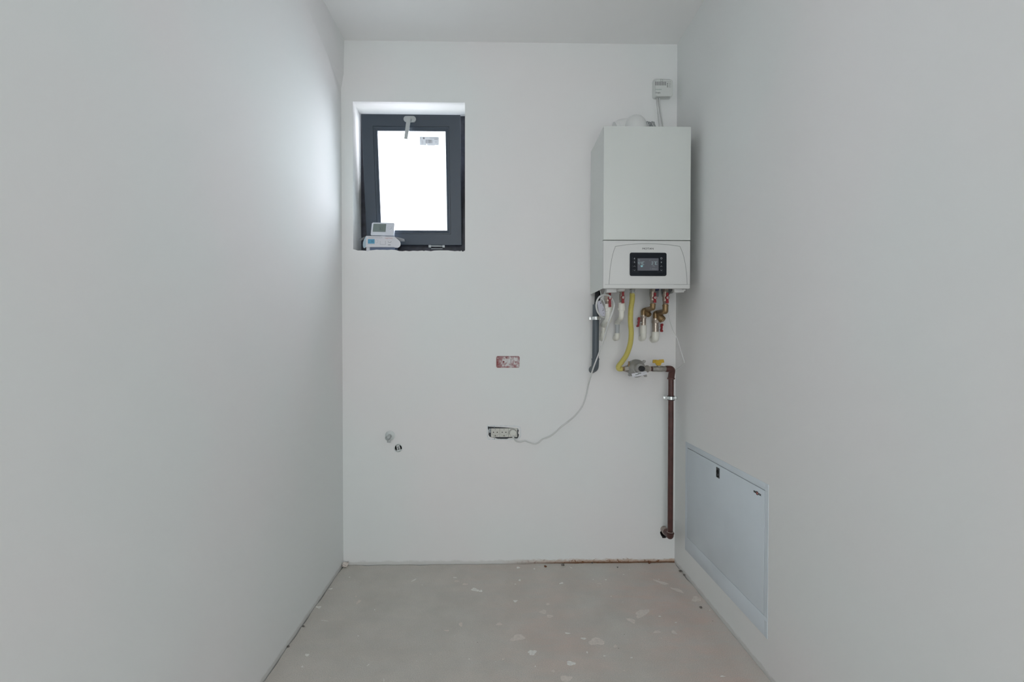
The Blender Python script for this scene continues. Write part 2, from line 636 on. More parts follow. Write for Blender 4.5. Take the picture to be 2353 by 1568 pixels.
nt.links.new(f, r_.inputs['Fac'])
nt.links.new(r_.outputs['Color'], b.inputs['Base Color'])

# ------------------------------------------------------------------ room shell
TH = 0.34
YB = -2.4
# floor slab with a ragged edge that leaves a dark joint along the walls
bm = B()
outline = []
N = 150


def jag(t, s):
    return 0.5 + 0.5 * math.sin(t * 37.1 + s) * math.sin(t * 11.3 + 2 * s)


for i in range(N):                                # along the left wall, towards the far wall
    y = YB + (YW - YB) * i / N
    outline.append((XL + 0.0015 + 0.006 * jag(y, 1.0) ** 2 + random.uniform(0, 0.0015), y))
for i in range(N):                                # along the far wall
    x = XL + (XR - XL) * i / N
    g = 0.011 if x < -0.15 else 0.005
    outline.append((x + 0.006, YW - 0.0015 - g * jag(x, 3.0) ** 2 - random.uniform(0, 0.002)))
for i in range(N):                                # along the right wall, back towards the camera
    y = YW - (YW - YB) * i / N
    g = 0.009 if y > 1.95 else 0.0015
    outline.append((XR - 0.0005 - g * jag(y, 5.0) ** 2 - random.uniform(0, 0.0008), y - 0.006))
outline.append((XR, YB))
prism(bm, [(x, y, 0) for x, y in outline], (0, 0, -0.03), 0)
box(bm, (XL - 0.1, YB - 0.2, -0.12), (XR + 0.1, YW + 0.1, -0.014), mi=1)
# plaster drops and smears dried on the screed: photo x, y, width, height, rotation, faint?
drops = [(803, 1327, 3, 2, 0, 0), (760, 1354, 10, 3, .2, 0), (732, 1396, 12, 5, -.1, 0), (745, 1427, 17, 1.5, -.1, 0), (706, 1506, 10, 6, .1, 0),
         (695, 1533, 5, 4, 0, 0), (824, 1384, 14, 5, .7, 1), (818, 1371, 3, 4, 0, 1), (823, 1462, 4, 2, 0, 0), (951, 1334, 14, 2.5, .5, 0),
         (1045, 1328, 8, 1.5, 0, 0), (1049, 1336, 10, 3, 0, 1), (1069, 1343, 13, 4, 0, 1), (1092, 1356, 19, 7, -.2, 0), (1105, 1359, 7, 5, .3, 0),
         (1184, 1382, 9, 5, 0, 0), (1191, 1305, 8, 4, 0, 0), (1194, 1334, 5, 4, 0, 0), (1184, 1343, 3, 2, 0, 0), (1059, 1436, 8, 10, .2, 1),
         (1147, 1435, 13, 6, 0, 1), (1190, 1466, 32, 13, .2, 1), (1078, 1515, 3, 3, 0, 0), (882, 1564, 2, 8, .1, 0), (846, 1529, 7, 1.5, .6, 0),
         (1156, 1516, 5, 4, 0, 1), (1027, 1450, 11, 3, 0, 1), (1290, 1341, 9, 4, .2, 0), (1228, 1308, 4, 3, 0, 0), (1312, 1305, 6, 1.5, -.5, 0),
         (1392, 1333, 5, 2, -.3, 0), (1377, 1342, 10, 2.5, 0, 1), (1404, 1371, 3, 1.5, 0, 0), (1248, 1407, 16, 9, 0, 1), (1263, 1417, 14, 7, 0, 1),
         (1259, 1389, 9, 5, 0, 1), (1475, 1410, 32, 16, .4, 1), (1451, 1427, 22, 8, -.4, 1), (1304, 1456, 12, 2.5, -.1, 0), (1341, 1468, 12, 4, -.1, 0),
         (1371, 1475, 34, 16, 0, 1), (1510, 1453, 16, 6, 0, 1), (1549, 1454, 14, 6, -.5, 1), (1223, 1500, 19, 11, .1, 0), (1312, 1525, 20, 9, -.1, 0),
         (1414, 1486, 8, 6, 0, 1), (1349, 1500, 3, 5, .4, 0), (1389, 1508, 5, 2.5, 0, 0), (1271, 1543, 8, 5, 0, 1), (1301, 1560, 28, 13, 0, 1),
         (1600, 1378, 22, 12, 0, 1), (1557, 1357, 30, 6, -.35, 1), (1519, 1339, 34, 5, -.3, 1), (1516, 1417, 6, 2, 0, 0), (1660, 1555, 11, 2.5, 0, 0),
         (1451, 1512, 5, 3, 0, 0), (1553, 1431, 5, 1.5, 0, 0), (1434, 1542, 6, 2, 0, 1), (1514, 1332, 2, 2, 0, 0), (1446, 1309, 2, 1.5, 0, 0),
         (1363, 1332, 2, 2, 0, 0), (1433, 1321, 4, 1, 0, 0), (1230, 1532, 3, 3, 0, 0), (1631, 1403, 3, 2, 0, 0), (970, 1345, 3, 1, 0, 0), (861, 1402, 2, 3, 0, 0)]
for (px, py, w, h, a, faint) in drops:
    n = 22
    poly = []
    ph = random.uniform(0, 6)
    for j in range(n):
        t = 2 * PI * j / n
        rr = 1 + 0.18 * math.sin(3 * t + ph) + random.uniform(-0.14, 0.14)
        u, v_ = w / 2 * math.cos(t) * rr, h / 2 * math.sin(t) * rr
        q = atz(px + u * math.cos(a) + v_ * math.sin(a), py - u * math.sin(a) + v_ * math.cos(a), 0.0)
        poly.append((q.x, q.y, 0.0 + 0.0005))
    prism(bm, poly, (0, 0, -0.001), 3 if faint else 2)
struct(fin('floor', bm, [M_FLOOR, M_BED_SHADE, M_DROP, M_DROPF], smooth=False), 'bare grey and reddish concrete screed floor with plaster drops')

bm = B()
box(bm, (XL - 0.3, YB - 0.3, ZC), (XR + 0.3, YW + TH, ZC + 0.2))
struct(fin('ceiling', bm, M_CEIL, smooth=False), 'plain white plastered ceiling')

# left wall: flat, top far corner built slightly proud, its shape imitating a shadow edge
bm = B()


def V(x, y, z):
    return bm.verts.new((x, y, z))


a = V(XL, YB - .3, -.1); b1 = V(XL, YW + .01, -.1); c1 = V(XL - .003, YW + .01, 2.335); d1 = V(XL, 2.10, 2.375); e1 = V(XL, 1.80, 2.455)
f1 = V(XL, 1.42, ZC + .02); g1 = V(XL, YB - .3, ZC + .02); h1 = V(XL + .014, YW + .01, ZC + .02); i1 = V(XL + .011, 1.98, ZC + .02); j1 = V(XL + .010, YW + .01, 2.41)
bm.faces.new((a, b1, c1, d1, e1, f1, g1))
bm.faces.new((c1, j1, d1)); bm.faces.new((d1, j1, i1, e1)); bm.faces.new((j1, h1, i1)); bm.faces.new((e1, i1, f1))
bk = [V(XL - .2, YB - .3, -.1), V(XL - .2, YW + TH, -.1), V(XL - .2, YW + TH, ZC + .02), V(XL - .2, YB - .3, ZC + .02)]
bm.faces.new(bk[::-1])
bm.faces.new((a, g1, bk[3], bk[0]))
struct(fin('wall_left', bm, M_WALL, smooth=False), 'blank white left wall')

bm = B()
box(bm, (XR, YB - 0.3, -0.1), (XR + 0.2, YW + TH, ZC + 0.02))
wr = fin('wall_right', bm, M_WALL, smooth=False)
struct(wr, 'white right wall with the flush cabinet low down')
# niche of the manifold cabinet
cb0, cb1 = 1.4697, 2.1228
cz0, cz1 = 0.1241, 0.6341
cut = B()
box(cut, (XR - 0.05, cb0 + 0.012, cz0 + 0.012), (XR + 0.11, cb1 - 0.012, cz1 - 0.012))
carve(wr, [cut])

# near wall behind the camera with an open doorway that lets daylight in
bm = B()
box(bm, (XL - 0.1, YB - 0.15, -0.1), (XL + 0.08, YB, ZC + 0.02))
box(bm, (XR - 0.08, YB - 0.15, -0.1), (XR + 0.1, YB, ZC + 0.02))
box(bm, (XL + 0.08, YB - 0.15, 2.25), (XR - 0.08, YB, ZC + 0.02))
struct(fin('wall_front', bm, M_WALL, smooth=False), 'wall behind the camera with an open doorway')

# far wall with window opening, sockets pocket, fittings holes
bm = B()
box(bm, (XL - 0.2, YW, -0.1), (XR + 0.2, YW + TH, ZC + 0.02))
wb = fin('wall_back', bm, M_WALLB, smooth=False)
struct(wb, 'white far wall with the small window and the boiler')
wl, wrx, wt, wbz = at(811, 400).x, at(1068.5, 400).x, at(940, 234.5).z, at(940, 577.0).z
cut = B()
box(cut, (wl, YW + 0.035, wbz - 0.004), (wrx, YW + TH + 0.1, wt))
cut2 = B()
lip = [(815, 573.5), (819, 575), (822, 576), (830, 575.6), (840, 576.2), (845, 578), (850, 575.6), (858, 575), (866, 574), (872, 574.6), (880, 574.3), (890, 574.8),
       (900, 574), (910, 575), (917, 577), (925, 577.5), (932, 576.5), (940, 577.5), (950, 576.4), (960, 577), (970, 576), (974, 577), (978, 576), (990, 577.4), (997, 576),
       (1010, 575.5), (1030, 575.7), (1038, 576.6), (1045, 577.4), (1052, 576.8), (1058, 577.6), (1060, 575.8), (1062, 578.2), (1065, 578), (1067, 576.5)]
poly = [Vector((wl, YW - 0.05, wt)), Vector((wl, YW - 0.05, at(811, 573).z))] + [Vector((at(x, y).x, YW - 0.05, at(x, y).z)) for x, y in lip] + [Vector((wrx, YW - 0.05, at(1068, 576).z)), Vector((wrx, YW - 0.05, wt))]
prism(cut2, poly, (0, 0.10, 0))
# gas pipe hole (ragged)
cut3 = B()
gh = at(1527, 1227)
prism(cut3, [Vector((gh.x + (0.021 + 0.003 * math.sin(3 * t) + random.uniform(-.002, .002)) * math.cos(t), YW - 0.02, gh.z + (0.024 + 0.003 * math.sin(2 * t + 1) + random.uniform(-.002, .002)) * math.sin(t))) for t in [2 * PI * j / 18 for j in range(18)]], (0, 0.12, 0))
# socket pocket
cut4 = B()
sk = [(1121, 980.5), (1135, 981.5), (1150, 982), (1165, 983), (1185, 984.6), (1190.5, 985), (1192, 990), (1190.5, 996), (1192.5, 1000), (1191, 1006), (1188, 1008.5), (1178, 1006.8), (1169, 1007.5),
      (1164, 1009.8), (1150, 1010), (1141, 1008.2), (1136, 1006), (1128, 1005.5), (1125, 1004), (1122.5, 1000), (1123, 990), (1121, 986)]
prism(cut4, [Vector((at(x, y).x, YW - 0.02, at(x, y).z)) for x, y in sk], (0, 0.07, 0))
# hole of the round fitting
cut5 = B()
rf_ = at(915.3, 1030.2)
lathe(cut5, rf_ - Vector((0, 0.02, 0)), (0, 1, 0), [(0, 0.0185), (0.07, 0.0185)], 28)
carve(wb, [cut, cut2, cut3, cut4, cut5])
me_ = wb.data
me_.materials.append(M_BED_SHADE)
for p in me_.polygons:
    c_ = p.center
    if c_.y > YW + .002 and math.hypot(c_.x - gh.x, c_.z - gh.z) < .04:
        p.material_index = 1  # inside of the gas pipe hole coloured dark in place of shade

# ------------------------------------------------------------------ window_1
win = thing('window_1', 'small anthracite tilt window with its sash leaning into the room', 'window', (at(940, 577).x, YW + 0.13, wbz))
win['kind'] = 'structure'
del win['category']
FY = YW + 0.135
# sash in its own coordinates: u right, v up along the sash, w into the room
Yb, Yt = YW + 0.118, YW + 0.022
pb0, pb1 = at(842.5, 563.5, Yb), at(1061, 563.5, Yb)
pt0, pt1 = at(829.5, 262, Yt), at(1057.5, 263.5, Yt)
sx0, sx1 = (pb0.x + pt0.x) / 2, (pb1.x + pt1.x) / 2
zb, zt = (pb0.z + pb1.z) / 2, (pt0.z + pt1.z) / 2
vh = math.hypot(zt - zb, Yb - Yt)
vv = Vector((0, Yt - Yb, zt - zb)).normalized()
uu = Vector((1, 0, 0))
ww = uu.cross(vv)
MS = Matrix.Identity(4)
for i in range(3):
    MS[i][0], MS[i][1], MS[i][2], MS[i][3] = uu[i], vv[i], ww[i], (sx0, Yb, zb)[i]
sw = sx1 - sx0
bm = B()
ox0, ox1, oz0, oz1 = wl - 0.004, wrx + 0.03, wbz - 0.03, wt + 0.004
ix0, ix1, iz0, iz1 = sx0 + .012, sx1 - .012, zb + .010, zb + vh - .012
box(bm, (ox0, FY, oz0), (ix0, FY + 0.07, oz1), 0.002)
box(bm, (ix1, FY, oz0), (ox1, FY + 0.07, oz1), 0.002)
box(bm, (ix0 - .004, FY, iz1), (ix1 + .004, FY + 0.0695, oz1), 0.002)
box(bm, (ix0 - .004, FY, oz0), (ix1 + .004, FY + 0.0695, iz0), 0.002)
frame = fin('frame', bm, M_ANTHD, win)
ST = 0.058                                      # sash thickness (front face is w = 0)
pw = 0.056                                      # flat profile width, then the sloping bead
bw = 0.0185


def ring(bm, x0, y0, x1, y1, pr):
    """mitred ring: pr = list of (inset, w)"""
    loops = []
    for ins, w in pr:
        loops.append([bm.verts.new(p) for p in ((x0 + ins, y0 + ins, w), (x1 - ins, y0 + ins, w), (x1 - ins, y1 - ins, w), (x0 + ins, y1 - ins, w))])
    L = len(loops)
    for i in range(L):
        a_, b_ = loops[i], loops[(i + 1) % L]
        for j in range(4):
            bm.faces.new((a_[j], a_[(j + 1) % 4], b_[(j + 1) % 4], b_[j]))


bm = B()
ring(bm, 0, 0, sw, vh, [(0.002, 0), (0.0, -0.002), (0.0, -0.018), (0.012, -0.018), (0.012, -ST), (pw - .022, -ST), (pw + bw - .0015, -0.031), (pw + bw - .0015, -0.027), (pw, -0.027), (pw, -0.0)])
sash = fin('sash', bm, M_ANTH, win, M=MS)
bm = B()
ring(bm, pw + .0012, pw + .0012, sw - pw - .0012, vh - pw - .0012, [(0, -0.0012), (bw * .25, -0.001), (bw * .9, -0.007), (bw, -0.010), (bw, -0.020), (0, -0.020)])
fin('glazing_bead', bm, M_ANTH, sash, M=MS, ang=15)
bm = B()
box(bm, (pw + .006, pw + .006, -0.026), (sw - pw - .006, vh - pw - .006, -0.021))
fin('glass_pane', bm, M_GLASS, sash, M=MS, smooth=False)


def onsash(px, py, w=0.0):                        # photo point -> sash coordinates
    d = ray(px, py)
    o0 = Vector((sx0, Yb, zb)) + ww * w
    t = (o0 - CAM).dot(ww) / d.dot(ww)
    q = CAM + d * t - o0
    return q.dot(uu), q.dot(vv)


# sticker on the pane
q = [onsash(x, y, -0.0205) for x, y in ((964.5, 314), (1008.5, 315), (1008.3, 332.5), (1006.5, 334.5), (1004, 333.2), (1002.5, 334.5), (1001, 333), (998, 334.6), (981.8, 334.0), (980.2, 330.3), (979.2, 334.0), (965, 333.6))]
bm = B()
prism(bm, [(x, y, -0.0205) for x, y in q], (0, 0, -0.0004))
fin('sticker', bm, M_PAPER, sash, M=MS, smooth=False)['label'] = 'torn grey paper sticker with a bar code'
bm = B()
random.seed(3)
x = 977.5
while x < 994:
    w_ = random.choice((0.5, 0.8, 1.3))
    a_ = onsash(x, 321, -0.0199)
    b_ = onsash(x + w_, 329.3, -0.0199)
    box(bm, (a_[0], b_[1], -0.0205), (b_[0], a_[1], -0.0199))
    x += w_ + random.choice((0.45, 0.7, 1.0))
for (x0, y0, x1, y1) in ((987, 317, 994.8, 317.6), (995.5, 316.9, 1006, 317.6), (972, 316, 975.8, 319.6), (998, 319.8, 1000, 320.8), (1001.5, 319, 1002.6, 322), (1004, 319.8, 1005.6, 320.8), (1000.5, 326, 1003, 327), (967, 317, 967.6, 319), (969, 322, 969.6, 331), (971.5, 323, 972.1, 331)):
    a_ = onsash(x0, y0, -0.0199)
    b_ = onsash(x1, y1, -0.0199)
    box(bm, (a_[0], b_[1], -0.0205), (b_[0], a_[1], -0.0199))
fin('printed_bars', bm, mat('sticker_ink', (0.30, 0.30, 0.33, 1), 0.8), sash, M=MS, smooth=False)
# handle: oval rose with a lever hanging down
hc = onsash(942.3, 275.2)
hw, hh = 28 * k(2.27), 13 * k(2.27)
bm = B()
poly = [Vector((p.x, p.z, 0.0)) for p in rrect(hc[0], hc[1], hw, hh, hh / 2 - .0002, 0, 8)]
prism(bm, poly, (0, 0, 0.010))
lathe(bm, (onsash(945, 275)[0], hc[1], 0.010), (0, 0, 1), [(0, 0.0055), (.003, .005)], 20)
rose = fin('handle_rose', bm, M_SILV, sash, M=MS)
h0 = onsash(939.6, 271.5, .03)
h1_ = onsash(932.5, 320, .03)
bm = B()
lathe(bm, (h0[0] + .001, h0[1] - .004, 0.009), (0, 0, 1), [(0, 0.008), (.02, .008), (0.024, 0.0075)], 24)
d = (Vector((h1_[0], h1_[1], 0)) - Vector((h0[0], h0[1], 0))).normalized()
s_ = Vector((-d.y, d.x, 0))
P = Vector((h0[0], h0[1], 0.024))
E = Vector((h1_[0], h1_[1], 0.024))
pl = [P + s_ * .0065 - d * .002, P + s_ * .004 - d * .006, P - s_ * .004 - d * .006, P - s_ * .0075 - d * .002, P - s_ * .0105 + d * .012, E - s_ * .0078, E + s_ * .0078, P + s_ * .0095 + d * .012]
prism(bm, pl, (0, 0, 0.010))
bmesh.ops.bevel(bm, geom=[e for e in bm.edges if e.calc_length() > 0.03], offset=0.0015, segments=2, affect='EDGES')
fin('handle_lever', bm, M_SILV, rose if False else sash, M=MS)
# hinge on the lower frame member
bm = B()
hx0, hz, hw_, hh_ = pxrect(984.8, 563, 1022.3, 572.5, FY - .01)
box(bm, (hx0 - hw_ / 2, FY - .016, hz - .004), (hx0 - hw_ / 2 + .013, FY + .001, hz + .0105), .0015)
box(bm, (hx0 + hw_ / 2 - .013, FY - .016, hz - .004), (hx0 + hw_ / 2, FY + .001, hz + .0105), .0015)
tube(bm, [(hx0 - hw_ / 2 + .012, FY - .010, hz + .0045), (hx0 + hw_ / 2 - .012, FY - .010, hz + .0045)], .0045, 16)
box(bm, (hx0 - hw_ / 2 + .013, FY - .006, hz - .0095), (hx0 + hw_ / 2 - .013, FY + .001, hz - .0065), .0008)
fin('hinge', bm, M_SILV, win)

# ------------------------------------------------------------------ thermostat and its carton on the sill
ty = YW + 0.030
sill = wbz - 0.004
cb = thing('thermostat_carton', 'small opened white cardboard carton with printed thermostat picture on the window sill', 'box', (at(873, 577).x, ty + .04, sill))
bm = B()
cx0, cx1 = at(842.5, 560, ty).x, at(907, 560, ty).x
ctop = at(870, 543.5, ty).z
box(bm, (cx0, ty + .006, sill), (cx1, ty + .075, ctop - .001), .001)
fin('carton_body', bm, M_CARDB, cb)
bm = B()
box(bm, (at(841, 560, ty).x, ty + .0045, sill), (at(849, 560, ty).x, ty + .0058, at(842, 568, ty).z + .01))
fin('inner_flap', bm, M_CARD, cb)
FP = [at(x, y, ty) for x, y in ((841.5, 542.3), (906.5, 544), (904.5, 568.3), (840.5, 568.2))]
bm = B()
prism(bm, FP, (0, .0008, 0))
front = fin('printed_panel', bm, M_CARD, cb, smooth=False)
bm = B()
Lw = [(841.5, 542.3), (838, 546), (835, 551), (832.8, 556), (832.2, 562), (833, 567), (835, 569.6), (837, 569.8), (840.5, 568.2)]
prism(bm, [at(x, y, ty) + Vector((0, (841.5 - x) * .0012, 0)) for x, y in Lw], (0, .0008, 0))
fin('ear_flap', bm, mat('pale_blue_card', (0.50, 0.62, 0.70, 1), .6), cb, smooth=False)
bm = B()
Rw = [(906.5, 544), (910, 547), (915, 551), (919, 555), (920.5, 559.5), (920.2, 564), (918, 567.5), (914, 569.6), (909, 569.6), (904.5, 568.3)]
prism(bm, [at(x, y, ty) for x, y in Rw], (0, .0008, 0))
fin('ear_flap', bm, M_CARD, cb, smooth=False)
bm = B()
sf = [at(840.5, 543.2, ty + .03), at(826, 549.5, ty + .02), at(824.3, 551.5, ty + .02), at(829, 554, ty + .03), at(838.5, 549.5, ty + .045)]
prism(bm, sf, (0, 0.001, 0.0006))
fin('side_flap', bm, M_CARDI, cb, smooth=False)
bm = B()
sf = [at(906, 544.3, ty + .02), at(929, 549.5, ty + .02), at(930, 555, ty + .03), at(921, 555.2, ty + .04), at(913, 549, ty + .04)]
prism(bm, sf, (0, 0.001, 0.0006))
fin('side_flap', bm, M_CARDI, cb, smooth=False)
# prints on the panel
bm = B()
yq = ty - .0003


def card(bm, x0, y0, x1, y1, Y, th=.0003, mi=0):
    prism(bm, [at(x, y, Y) for x, y in ((x0, y0), (x1, y0), (x1, y1), (x0, y1))], (0, th, 0), mi)


card(bm, 845.3, 549.8, 860.8, 560.2, yq)
fin('printed_screen', bm, M_BLUEP, front, smooth=False)
bm = B()
card(bm, 843.3, 561.8, 861.5, 562.3, yq)
card(bm, 873.5, 554, 874, 562, yq)
card(bm, 885.3, 553.8, 886, 562, yq)
card(bm, 873.5, 562, 886, 562.6, yq)
card(bm, 891.5, 562, 897.5, 564, yq)
for a0 in range(14):
    t = 2 * PI * a0 / 14
    q = (865.2 + 3.4 * math.cos(t), 554.8 + 3.4 * math.sin(t))
    card(bm, q[0] - .35, q[1] - .35, q[0] + .35, q[1] + .35, yq)
    t = PI * a0 / 14
    q = (895.3 + 3.6 * math.cos(t), 555 + 2.6 * math.sin(t))
    card(bm, q[0] - .5, q[1] - .5, q[0] + .5, q[1] + .5, yq)
fin('printed_drawing', bm, mat('soft_grey_print', (0.40, 0.41, 0.44, 1), .7), front, smooth=False)
text('lettering', 'Termostat ambient fara fir', at(862.5, 546.3, yq), 3.0 * k(ty), MATS['soft_grey_print'], front)
text('lettering', 'LogicTherm', at(893.5, 547.5, yq), 3.6 * k(ty), mat('soft_red_print', (0.60, 0.36, 0.36, 1), .7), front)
text('lettering', '23', at(855.5, 555.0, yq - .0003), 5 * k(ty), mat('deep_blue_print', (0.03, 0.12, 0.22, 1), .6), front)

th = thing('thermostat', 'white room thermostat with grey display and round dial, on top of the carton', 'thermostat', (at(878, 543, ty + .03).x, ty + .03, ctop))
q = [at(851.6, 541.0, ty + .012), at(904.0, 541.8, ty + .012), at(905.2, 512.2, ty + .030), at(854.6, 511.6, ty + .030)]
o0 = q[0]
ux = (q[1] - q[0]); uw = ux.length; ux.normalize()
uz = (q[3] - q[0]); uh = uz.length; uz.normalize()
un = ux.cross(uz)
MT = Matrix.Identity(4)
for i in range(3):
    MT[i][0], MT[i][1], MT[i][2], MT[i][3] = ux[i], uz[i], un[i], o0[i]
bm = B()
poly = [Vector((p.x, p.z, -0.022)) for p in rrect(uw / 2, uh / 2, uw, uh, .005, 0, 5)]
prism(bm, poly, (0, 0, .022))
bmesh.ops.bevel(bm, geom=[e for e in bm.edges if all(abs(v.co.z) < 1e-6 for v in e.verts)], offset=.002, segments=2, affect='EDGES')
box(bm, (uw * .44, -.006, -.018), (uw * .62, .002, -.004), .001)
body = fin('housing', bm, M_TPL, th, M=MT)
bm = B()
box(bm, (uw * .075, uh * .28, 0), (uw * .64, uh * .90, .0008), .0002)
scr = fin('display', bm, M_TLCD, th, M=MT)
bm = B()
lathe(bm, (uw * .82, uh * .60, 0), (0, 0, 1), [(0, .0155), (.0015, .0150), (.0015, .0125), (.0008, .0120), (.0008, .0085), (.0028, .0078), (.003, .002)], 32)
fin('dial', bm, M_TPL, th, M=MT)
P = MT @ Vector((uw * .44, uh * .52, .0012))
text('digits', '23', P, .020, mat('lcd_dark_segments', (0.13, 0.165, 0.16, 1), .4), th, xdir=ux, up=uz)

# ------------------------------------------------------------------ boiler
YF = YW - 0.272
bl, br = at(1387, 450, YF).x, at(1587.3, 450, YF).x
bt, bs1, bs2, bb = at(1487, 290.3, YF).z, at(1487, 551.6, YF).z, at(1487, 553.0, YF).z, at(1487, 663.2, YF).z
boi = thing('boiler', 'large white wall-hung gas boiler with dark display panel', 'boiler', ((bl + br) / 2, YW, bb))
bm = B()
t_ = .0015
box(bm, (bl, YF + .016, bb + .001), (bl + t_, YW - .002, bt - .001))
box(bm, (br - t_, YF + .016, bb + .001), (br, YW - .002, bt - .001))
box(bm, (bl + t_, YF + .016, bt - .003), (br - t_, YW - .002, bt - .001))
box(bm, (bl + t_, YF + .02, bb + .042), (br - t_, YW - .002, bb + .048))
box(bm, (bl + t_, YW - .006, bb + .048), (br - t_, YW - .002, bt - .003))
fin('casing', bm, M_BOILER, boi, smooth=False)
bm = B()
box(bm, (bl, YF, bs1), (br, YF + .018, bt), .0018, 3)
fin('front_cover', bm, M_BOILER, boi)
bm = B()
box(bm, (bl, YF + .0006, bb), (br, YF + .016, bs2), .0030, 3)
fas = fin('control_fascia', bm, M_FASCIA, boi)
arch = [(1399.5, 654), (1400.2, 640), (1403, 612), (1408, 585), (1414, 566.5), (1430, 564), (1450, 561.6), (1470, 560.6), (1489, 560.3), (1515, 561), (1540, 563.1), (1562.5, 566.5), (1570, 586), (1575.5, 612), (1578.2, 640), (1579, 654)]
bm = B()
pts = [at(x, y, YF + .0004) for x, y in arch]
tube(bm, smoothpath(pts[:5], 5), .0008, 6)
tube(bm, smoothpath(pts[4:12], 5), .0008, 6)
tube(bm, smoothpath(pts[11:], 5), .0008, 6)
tube(bm, [at(1390, 653.9, YF + .0005), at(1586.5, 653.9, YF + .0005)], .0005, 6)
tube(bm, [at(1548, 654, YF + .0004), at(1579, 654, YF + .0004)], .0008, 6)
fin('seam_line', bm, M_LINE, fas)
text('lettering', 'MOTAN', at(1489, 571.9, YF + .0002), 6.0 * k(YF), M_INK, fas, sx=1.22)
# display module
DX, DZ, DW, DH = pxrect(1446.6, 581, 1531.8, 634.7, YF)
bm = B()
prism(bm, rrect(DX, DZ, DW, DH, .0078, YF - .0015), (0, .004, 0))
disp = fin('display_panel', bm, M_NAVY, boi)
bm = B()
card(bm, 1465.0, 593.8, 1513.3, 622.2, YF - .0019, .0005)
fin('screen', bm, M_LCD, disp, smooth=False)
yi = YF - .0022


def segdigit(bm, ch, x, y, w, h, Y, th):
    """seven-segment character, photo px of its top-left corner"""
    S = {'4': 'bcfg', '3': 'abcdg', '7': 'abc', 'C': 'adef', '1': 'bc', '0': 'abcdef'}[ch]
    sk_ = lambda yy: (y + h - yy) * 0.10
    for s in S:
        L = {'a': (0, 0, w, th), 'd': (0, h - th, w, h), 'g': (0, h / 2 - th / 2, w, h / 2 + th / 2),
             'f': (0, 0, th, h / 2), 'b': (w - th, 0, w, h / 2), 'e': (0, h / 2, th, h), 'c': (w - th, h / 2, w, h)}[s]
        pts = [(x + L[0], y + L[1]), (x + L[2], y + L[1]), (x + L[2], y + L[3]), (x + L[0], y + L[3])]
        prism(bm, [at(a_ + sk_(b_), b_, Y) for a_, b_ in pts], (0, .0002, 0))


for ch, x in (('4', 1465.6), ('4', 1471.6), ('C', 1476.6), ('3', 1496.4), ('7', 1502.2), ('C', 1506.4)):
    bm = B()
    segdigit(bm, ch, x, 601.3, 3.6, 7.4, yi, 0.85)
    fin('digit', bm, M_SEG, disp, smooth=False)


def glyph(name, poly, m, parent=None):
    bm = B()
    prism(bm, [at(x, y, yi) for x, y in poly], (0, .0002, 0))
    fin(name, bm, m, parent or disp, smooth=False)


glyph('radiator_symbol', ((1472.2, 610), (1477.8, 610), (1476.2, 614), (1472.6, 614)), M_SEGC)
glyph('tap_symbol', ((1499.3, 610.5), (1501, 610.0), (1502.5, 610.4), (1504.8, 612.2), (1504.5, 614), (1503.6, 612.6), (1501.2, 611.8), (1499.3, 612.5)), M_SEGD)
glyph('wrench_symbol', ((1491.6, 599.3), (1494.4, 596.6), (1495, 597), (1492.4, 599.8)), M_SEGD)
glyph('fan_symbol', ((1465.8, 597), (1468.8, 595.8), (1470.2, 597), (1470.6, 600), (1468.6, 600.8)), M_SEGD)
text('pressure_digits', '1.40bar', at(1501.7, 618.4, yi), 5.4 * k(YF), M_SEGD, disp)
for n_, y in (('up', 612.2), ('down', 621.2)):
    for x in (1458.0, 1519.7):
        bm = B()
        s = 1 if n_ == 'up' else -1
        tube(bm, smoothpath([at(x - 2.1, y + s * .9, yi + .0002), at(x, y - s * .9, yi + .0002), at(x + 2.1, y + s * .9, yi + .0002)], 4), .00075, 6)
        fin('arrow_symbol', bm, M_ICON, disp)
text('letter_symbol', 'R', at(1458.1, 603.0, yi), 5.4 * k(YF), M_ICON, disp, off=.0002)
bm = B()
for j in range(24):
    a0, a1 = 2 * PI * j / 24, 2 * PI * (j + 1) / 24
    prism(bm, [at(1519.7 + r * math.cos(a), 593.9 + r * math.sin(a), yi) for r, a in ((1.3, a0), (2.3, a0), (2.3, a1), (1.3, a1))], (0, .0002, 0))
fin('power_symbol', bm, M_ICON, disp, smooth=False)
glyph('drop_symbol', ((1518.4, 602), (1519.7, 601.4), (1521, 602), (1520.9, 603.4), (1519.7, 605), (1518.5, 603.4)), M_ICON)
glyph('flame_symbol', ((1458.2, 592), (1459, 594), (1459.5, 595.6), (1457.5, 596), (1456.4, 595), (1457, 593.6)), M_ICON)
for (x0, y0, x1, y1) in ((1453, 591, 1453.4, 597), (1453, 600, 1453.4, 606), (1453, 609, 1453.4, 615), (1453, 618, 1453.4, 625), (1456, 597.8, 1460.5, 598.2), (1455, 625, 1468, 625.4), (1517.5, 597.8, 1521.5, 598.2), (1517.5, 607, 1521.5, 607.3), (1517.5, 616.3, 1521.5, 616.6), (1510, 625, 1523, 625.3)):
    glyph('key_outline', ((x0, y0), (x1, y0), (x1, y1), (x0, y1)), mat('faint_panel_line', (0.045, 0.05, 0.06, 1), .5))
